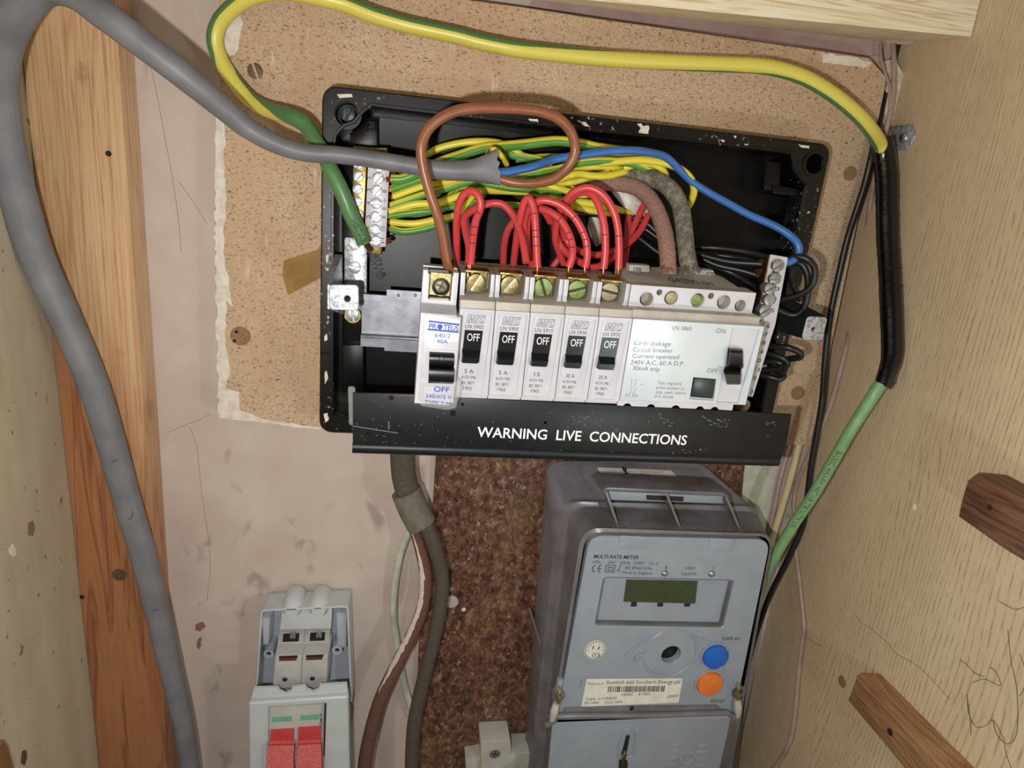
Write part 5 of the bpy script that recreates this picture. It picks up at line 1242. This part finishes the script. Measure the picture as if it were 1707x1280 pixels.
# hood on the top
b = MB()
b.cat(pp(FM, [(1004, 817), (1012, 812), (1206, 821), (1216, 829), (1214, 834), (1208, 826), (1014, 818), (1008, 826)], -.034, -.012, .0006)); b.build('hood', 'greycover', MT)
pp(FM, [(1014, 819), (1206, 827), (1206, 840), (1017, 834)], -.032, -.0215, .0008).build('hood_bar', 'grey', MT)
pp(FM, [(1077, 825), (1140, 828), (1139, 836), (1078, 833)], -.0216, -.0213).build('hood_slot', 'darksteel', MT)
for (x0, x1) in ((1008, 1030), (1109, 1134), (1208, 1234)):
    P_ = [FM.P(x0, 818+(x0-1008)*.04, -.013), FM.P(x0+1, 838+(x0-1008)*.04, -.030), FM.P(x1, 882+(x0-1008)*.03, -.0085)]
    sheet(P_, .0016, (1, 0, 0)).build('hood_rib', 'greycover', MT)
# label on the top of the case
vt_ = lambda x, y, n: FM.P(x, y, n)
A_, B_, C_ = FM.P(1007, 808, -.0345), FM.P(1142, 815, -.0345), FM.P(993, 780, -.0580)
def topz(p): return p
tX = (B_-A_).normalized(); 
# top surface runs from ring R1 back to R0
i0 = min(range(len(R0)), key=lambda i: (R0[i][0]-FM.uv(1050, 770, -.06)[0])**2+(R0[i][1])**2)
s0 = FM.P(1000, 769, -.0545); s1 = FM.P(1000, 834, -.034); s2 = FM.P(1150, 770, -.0545)
Xs = (s2-s0).normalized(); Ds = (s1-s0); Ds = (Ds-Xs*Ds.dot(Xs)).normalized(); Ns = Xs.cross(Ds)
if Ns.z < 0: Ns = -Ns
FTm = Fr(s0, Xs, Ds, Ns)
lq = FTm.pl([(996, 779), (1118, 784), (1146, 812), (1006, 806)], .0004)
prism(FTm, lq, .0001, .0006).build('top_label', 'oldpaper', MT)
ib = MB()
for s_, p0, p1, h in (('Scottish and Southern', (1008, 786), (1106, 789), 4.5), ('Energy plc', (1035, 792), (1085, 794), 4.5), ('3370DD401', (1040, 799), (1097, 801), 5), ('Economy 7', (1044, 805), (1092, 807), 5), ('(23:30 to 06:30) GMT', (1022, 811), (1124, 813), 5)):
    ib.cat(txt(FTm, .0006, s_, p0, p1, h))
ib.build('printed_text', 'inkgrey', MT)
prism(FTm, FTm.pl(blob([(1036, 778), (1041, 778), (1048, 790), (1060, 808), (1066, 813), (1054, 813), (1044, 796)], 1.2, 4), .0007), .0005, .0009).build('scorch_streak', 'ink', MT)
# side struts moulded in the cover
b = MB()
for a, c_ in (((882, 1012, -.052), (925, 1150, -.030)), ((925, 1100, -.030), (895, 1160, -.040)), ((895, 1160, -.044), (918, 1200, -.022))):
    b.cat(tube([FM.P(*a), FM.P((a[0]+c_[0])/2, (a[1]+c_[1])/2, (a[2]+c_[2])/2), FM.P(*c_)], .0010, seg=8, k=3))
b.build('moulded_rib', 'greycover', MT)
# lower cover and its lip
loft(FM, [(ring([(921, 1204), (1220, 1192), (1168, 1420), (900, 1420)], -.028, .002), -.028), (ring([(921, 1204), (1220, 1192), (1168, 1420), (900, 1420)], .0002, .002), .0002), (ring([(924, 1207), (1217, 1195), (1166, 1420), (905, 1420)], .0012, .002), .0012)]).build('terminal_cover', 'grey', MT)
lp = [FM.P(x, y, n) for x, y, n in ((911, 1208, .0015), (924, 1201, .0035), (940, 1193, .0040), (1080, 1192, .0040), (1200, 1188, .0040), (1216, 1190, .0038), (1229, 1199, .0020))]
tube(lp, .0020, .0014, 12).build('cover_lip', 'greycover', MT, 60)
pp(FM, [(944, 1181), (1196, 1177), (1208, 1187), (936, 1194)], .0003, .0024, .0006).build('cover_ledge', 'greycover', MT)
u, v, q = pxr(FM, 1053, 1181, 4, .0024); dome(FM, u, v, q, .002, .0012, 12).build('stopper', 'switch', MT)
so_ = ring([(1035, 1222), (1042, 1213), (1056, 1213), (1061, 1224), (1056, 1262), (1026, 1262)], .0012, .003, 4)
plate(FM, so_, [inset(so_, .0012)], .0008, .0020, .0003).build('slot_rim', 'grey', MT)
pp(FM, [(1044, 1226), (1050, 1226), (1044, 1258), (1036, 1258)], .0011, .0016).build('slot', 'darksteel', MT)
sl_ = MB()
for s in (-1, 1): sl_.cat(tube([FM.P(1041+s*1.5, 1252, .003), FM.P(1042-s*2, 1258, .0045), FM.P(1040+s*2, 1264, .004), FM.P(1038, 1270, .003)], .0007, seg=8))
sl_.build('seal_wire', 'brass', MT)
pp(FM, [(1034, 1272), (1047, 1272), (1046, 1320), (1031, 1320)], .001, .0040, .0008).build('seal', 'darksteel', MT)
b = MB()
for r_ in range(4):
    y = 1241+r_*11
    b.cat(pp(FM, [(1120-r_*2, y), (1134-r_*2, y), (1133-r_*2, y+4), (1119-r_*2, y+4)], .001, .0017, .0002)); b.cat(pp(FM, [(1164-r_*2, y), (1182-r_*2, y), (1181-r_*2, y+4), (1163-r_*2, y+4)], .001, .0017, .0002))
u, v, q = pxr(FM, 1145, 1262, 13, .0012); b.cat(ringm(FM, u, v, q, q*.25, .001, .0017, 24)); b.build('moulded_emblem', 'grey', MT)
# sealing lugs either side
for cx, cy, s in ((931, 1158, -1), (1230, 1152, 1)):
    u, v, q = pxr(FM, cx, cy, 11, 0); ringm(FM, u, v, q, q*.4, -.003, .0012, 24).build('sealing_lug', 'greycover', MT)
    pp(FM, [(cx-4*s-4, cy-24), (cx-4*s+5, cy-24), (cx+4, cy-4), (cx-4, cy-4)], -.003, .0010, .0004).build('lug_post', 'grey', MT)
    w_ = MB(); w_.cat(tube([FM.P(cx, cy-14, .002), FM.P(cx+2, cy-4, .0045), FM.P(cx-2, cy+5, .0048), FM.P(cx-1, cy+16, .0045)], .0009, seg=8)); w_.cat(tube([FM.P(cx-3, cy, .002), FM.P(cx+2, cy+5, .0050), FM.P(cx+1, cy+16, .0045)], .0009, seg=8)); w_.build('seal_wire', 'brassdull', MT)
    dx = -9 if s < 0 else 0
    tube([FM.P(cx+dx*.4, cy+14, .0045), FM.P(cx+dx*.8, cy+28, .0050), FM.P(cx+dx*1.2, cy+42, .0045)], [.0022, .0028, .0018], seg=12).build('seal', 'clip', MT, 60)

# ------------------------------------------------------------------ isolator switch
IS = thing('isolator_switch', 'small grey enclosure with open cover and two red toggles, bottom left', 'switch', FW.P(498, 1300, .01))
ob = .0225
bo = FW.pl([(434, 1017), (581, 1010), (587, 1170), (424, 1176)], ob)
ri = inset(bo, .0016)
op = [(bo[0][0], bo[0][1]), bo[1], bo[2], bo[3]]
plate(FW, rpoly(bo, [.003, .003, 0, 0], 4), [[(p[0], p[1]) for p in rpoly(inset(bo, .0014), [.002, .002, .0005, .0005], 3)]], .0040, ob, .0004).build('rear_box', 'iso', IS)
prism(FW, inset(bo, .0005), .0006, .0045).build('box_floor', 'isodark', IS)
# domed cable entries
for x in (488, 532):
    u, v, q = pxr(FW, x, 1006, 17, .018)
    b = MB(); b.cat(loft(FW, [(circ(u, v+.001, q, 28), .0046), (circ(u, v+.001, q, 28), .0150), (circ(u, v+.003, q*.9, 28), .0200), (circ(u, v+.004, q*.6, 28), .0225)])); b.build('cable_entry', 'iso', IS)
pp(FW, [(470, 1018), (554, 1014), (552, 1048), (466, 1050)], .0046, .0150, .0006).build('entry_wall', 'iso', IS)
for x, y in ((448, 1089), (562, 1083)):
    u, v, q = pxr(FW, x, y, 8.5, .020); ringm(FW, u, v, q, q*.5, .0045, .0205, 24).build('screw_post', 'isodark', IS)
    cyl(FW, u, v, q*.5, .0045, .0190, 16).build('post_screw', 'darksteel', IS)
pp(FW, [(436, 1030), (450, 1030), (448, 1075), (438, 1075)], .0046, .020, .001).build('corner_rib', 'isodark', IS)
pp(FW, [(560, 1022), (578, 1022), (578, 1080), (562, 1080)], .0046, .018, .001).build('corner_rib', 'isodark', IS)
# the switch inside: two poles
for k in (0, 1):
    def H(a, y0=0): return a
    xs_ = [(466, 509), (509, 551)][k]; xm = [(459, 504), (504, 547)][k]; xb = [(454, 501), (501, 545)][k]
    dy = -k*1.5
    P3 = lambda x, y, n: FW.P(x, y+dy, n)
    v = [P3(xs_[0]+.4, 1049, .012), P3(xs_[1]-.4, 1048, .012), P3(xm[1]-.4, 1092, .030), P3(xm[0]+.4, 1093, .030)]
    bk = [p+Vector((0, .009, -.001)) for p in v]
    b = MB().add(v+bk, [(0, 1, 2, 3), (7, 6, 5, 4)]+[(i, (i+1) % 4, (i+1) % 4+4, i+4) for i in range(4)])
    b.cat(pp(FW, [(xm[0]+.3, 1093+dy), (xm[1]-.3, 1092+dy), (xb[1]-.3, 1146+dy), (xb[0]+.3, 1148+dy)], .012, .034, .0004)); pole = b.build('pole', 'module', IS, 30)
    c0, c1 = [(472, 499), (517, 542)][k]
    for frx, mt, nm, e in ((0, 'module', 'terminal_frame', 2.6), (1, 'hole', 'terminal_opening', 0)):
        q4 = [(c0-e, 1057-e), (c1+e, 1056-e), (c1+e-1, 1069+e), (c0-e-1, 1070+e)]
        P_ = [P3(x, y, .0155+(y-1056)*.00038+.0004+frx*.0003) for x, y in q4]; MB().add(P_+[p+Vector((0, .001, 0)) for p in P_], [(0, 1, 2, 3), (7, 6, 5, 4)]+[(i, (i+1) % 4, (i+1) % 4+4, i+4) for i in range(4)]).build(nm, mt, pole)
    u, v_, q = pxr(FW, (c0+c1)/2+1, 1063+dy, 6, .019); slotted(FW, (c0+c1)/2+2, 1062+dy, 5, .0165, .0196, 90).build('terminal_screw', 'steel', pole)
    pp(FW, [(c0-6, 1096+dy), (c1-4, 1095+dy), (c1-5, 1101+dy), (c0-7, 1102+dy)], .0335, .0344).build('copper_bar', 'copper', pole)
    pp(FW, [(c0-7, 1094.5+dy), (c1-3, 1093.5+dy), (c1-3, 1096+dy), (c0-7, 1097+dy)], .0335, .0346).build('bar_edge', 'hole', pole)
    u, v_, q = pxr(FW, [475, 521][k], 1132+dy, 9, .034); ringm(FW, u, v_, q, q*.12, .0338, .0346).build('screw_hole_rim', 'module', pole); cyl(FW, u, v_, q*.86, .0338, .03425).build('screw_hole', 'isodark', pole)
    dome(FW, u, v_, q*.5, .0341, .0008, 14).build('recessed_screw', 'darksteel', pole)
# front cover
fn = .050
co2 = FW.pl([(414, 1172), (580, 1161), (586, 1420), (416, 1420)], fn)
wn = FW.pl([(447, 1179), (542, 1173), (538, 1310), (446, 1310)], fn)
plate(FW, rpoly(co2, [.0012, .0012, 0, 0], 3), [wn], .0465, fn, .0010).build('front_cover', 'iso', IS)
loft(FW, [(FW.pl([(420, 1182), (584, 1172), (586, 1420), (420, 1420)], .006), .006), (FW.pl([(418, 1180), (581, 1170), (585, 1420), (418, 1420)], .030), .030)]).build('lower_body', 'iso', IS)
se = FW.pl([(424, 1150), (580, 1142), (582, 1164), (418, 1170)], .046)
e0 = FW.pl([(423, 1148), (463, 1147), (466, 1153), (475, 1157), (484, 1153), (487, 1146), (509, 1144), (512, 1150), (521, 1154), (530, 1150), (533, 1143), (578, 1140), (582, 1166), (415, 1174)], .046)
prism(FW, e0, .0435, .0462, .0006).build('cover_shoulder', 'iso', IS)
pp(FW, [(449, 1180), (541, 1174), (540, 1200), (539, 1310), (447, 1310)], .030, .047, .0005).build('switch_face', 'module', IS)
for a in ([(453, 1196), (487, 1194), (486, 1202), (453, 1204)], [(501, 1193), (533, 1191), (532, 1199), (501, 1201)]): pp(FW, a, .0468, .0474).build('green_window', 'green', IS)
for a, a2, b_ in (([(451, 1219), (490, 1217), (489, 1240), (450, 1242)], 0, [(449, 1237), (491, 1236), (489, 1262), (491, 1300), (443, 1300), (445, 1260)]), ([(497, 1215), (535, 1213), (534, 1236), (497, 1238)], 0, [(497, 1236), (535, 1234), (536, 1260), (537, 1300), (492, 1300), (494, 1260)])):
    g1 = pp(FW, a, .0465, .049, .0004).build('toggle', 'red', IS)
    loft(FW, [(FW.pl(b_, .0495), .047), (FW.pl(b_, .0495), .051), (FW.pl([(x, y+6 if y < 1250 else y) for x, y in b_], .056), .056)]).build('toggle_handle', 'redlight', g1, 30)
ib = MB()
for x0, x1, y in ((456, 484, 1232), (503, 531, 1229)): ib.cat(txt(FW, .0490, 'OOFF'[1:], (x0, y), (x1, y-1.4), 9))
ib.build('moulded_text', 'redwire', IS)
ib = MB(); ib.cat(txt(FW, .047, 'I', (534, 1194), (535.5, 1194), 5)); ib.cat(strokes(FW, [FW.pl([(535.5, 1197), (535.2, 1203)], .047)], .0008, .047, .0471)); u, v, q = pxr(FW, 535, 1207, 2.6, .047); ib.cat(ringm(FW, u, v, q, .0003, .047, .0471, 16)); ib.build('printed_text', 'ink', IS)
pp(FW, [(541.5, 1174), (544, 1173), (541, 1260), (539, 1260)], .0475, .0502).build('window_gap', 'hole', IS)

# ------------------------------------------------------------------ small marks on the panels
b = MB()
for pts in ([(1665, 1002), (1690, 1015), (1707, 1012), (1730, 1000)], [(1600, 1100), (1612, 1108), (1625, 1122), (1640, 1128)], [(1620, 1138), (1640, 1132), (1655, 1138), (1668, 1142), (1660, 1120), (1650, 1112)],
            [(1680, 1050), (1685, 1100), (1695, 1150), (1695, 1220), (1680, 1240), (1662, 1225), (1655, 1200)], [(1612, 1158), (1615, 1190), (1628, 1212), (1645, 1208), (1655, 1200), (1672, 1230), (1678, 1260), (1690, 1290)], [(1612, 1160), (1618, 1210), (1618, 1225)], [(1700, 1090), (1712, 1130), (1700, 1160)]):
    b.cat(tube([rp(x, y, .0009+random.uniform(0, .001)) for x, y in pts], .00012, seg=5, k=5))
tag(b.build('hair_strands', 'hair', None, 60), 'tangle of fine dark hairs stuck low on the right panel', 'hair', None, 'stuff')
b = MB()
for pts in ([(1425, 1024), (1436, 1038), (1450, 1046), (1462, 1056)], [(1462, 1056), (1480, 1072), (1495, 1090), (1530, 1110), (1560, 1140), (1584, 1166)], [(1347, 1064), (1360, 1072), (1372, 1078)]):
    b.cat(tube([rp(x, y, .00005) for x, y in pts], .00013, seg=5, k=5))
tag(b.build('crack_line', 'rust', None, 60), 'thin diagonal scratch across the lower right panel', 'scratch')
for (x, y, r, lab) in ((1404, 1136, 6, 'brown nail hole in the right panel, left of the golden bearer'), (1523, 845, 5, 'tan nail hole in the right panel, left of the dark bearer')):
    u, v, q = pxr(FRt, x, y, r, 0); tag(loft(FRt, [(circ(u, v, abs(q), 14), .0001), (circ(u, v, abs(q)*.8, 14), .0004)]).build('nail_hole', 'plug' if y > 1000 else 'filler'), lab, 'hole')
for px, lab, mt in (([(46, 872), (54, 868), (57, 880), (54, 893), (46, 892)], 'small brown chip in the left panel, upper of two', 'plug'), ([(14, 916), (20, 906), (27, 920), (22, 928), (16, 924)], 'small white chip in the left panel', 'whitepaint'), ([(36, 1252), (42, 1250), (44, 1262), (40, 1276), (34, 1272)], 'dark slot shaped mark low on the left panel', 'rust')):
    tag(prism(FLt, FLt.pl(px, 0), .0001, .0005).build('panel_chip', mt), lab, 'mark')

b = MB()
for pts in ([(250, 105), (262, 160), (275, 230), (288, 300), (298, 370), (302, 420)], [(296, 300), (318, 330), (345, 372)], [(278, 722), (300, 712), (335, 698), (350, 690)], [(316, 712), (328, 745), (334, 800), (340, 850), (348, 900), (350, 950), (345, 1000)]):
    b.cat(tube(wpts([(x, y, .0) for x, y in pts]), .00012, seg=5, k=5))
tag(b.build('plaster_crack', 'plug', None, 60), 'hairline cracks in the plaster between batten and chipboard', 'crack', None, 'stuff')
for px, lab in (([(326, 1040), (338, 1036), (342, 1044), (334, 1052), (326, 1050)], 'small rusty spot on the plaster right of the grey cable, upper'), ([(330, 1064), (337, 1062), (334, 1082), (328, 1080)], 'small rusty streak on the plaster right of the grey cable, lower')):
    tag(prism(FW, FW.pl(blob(px, 1, 3), 0), .0001, .0003).build('rust_spot', 'plug'), lab, 'stain')
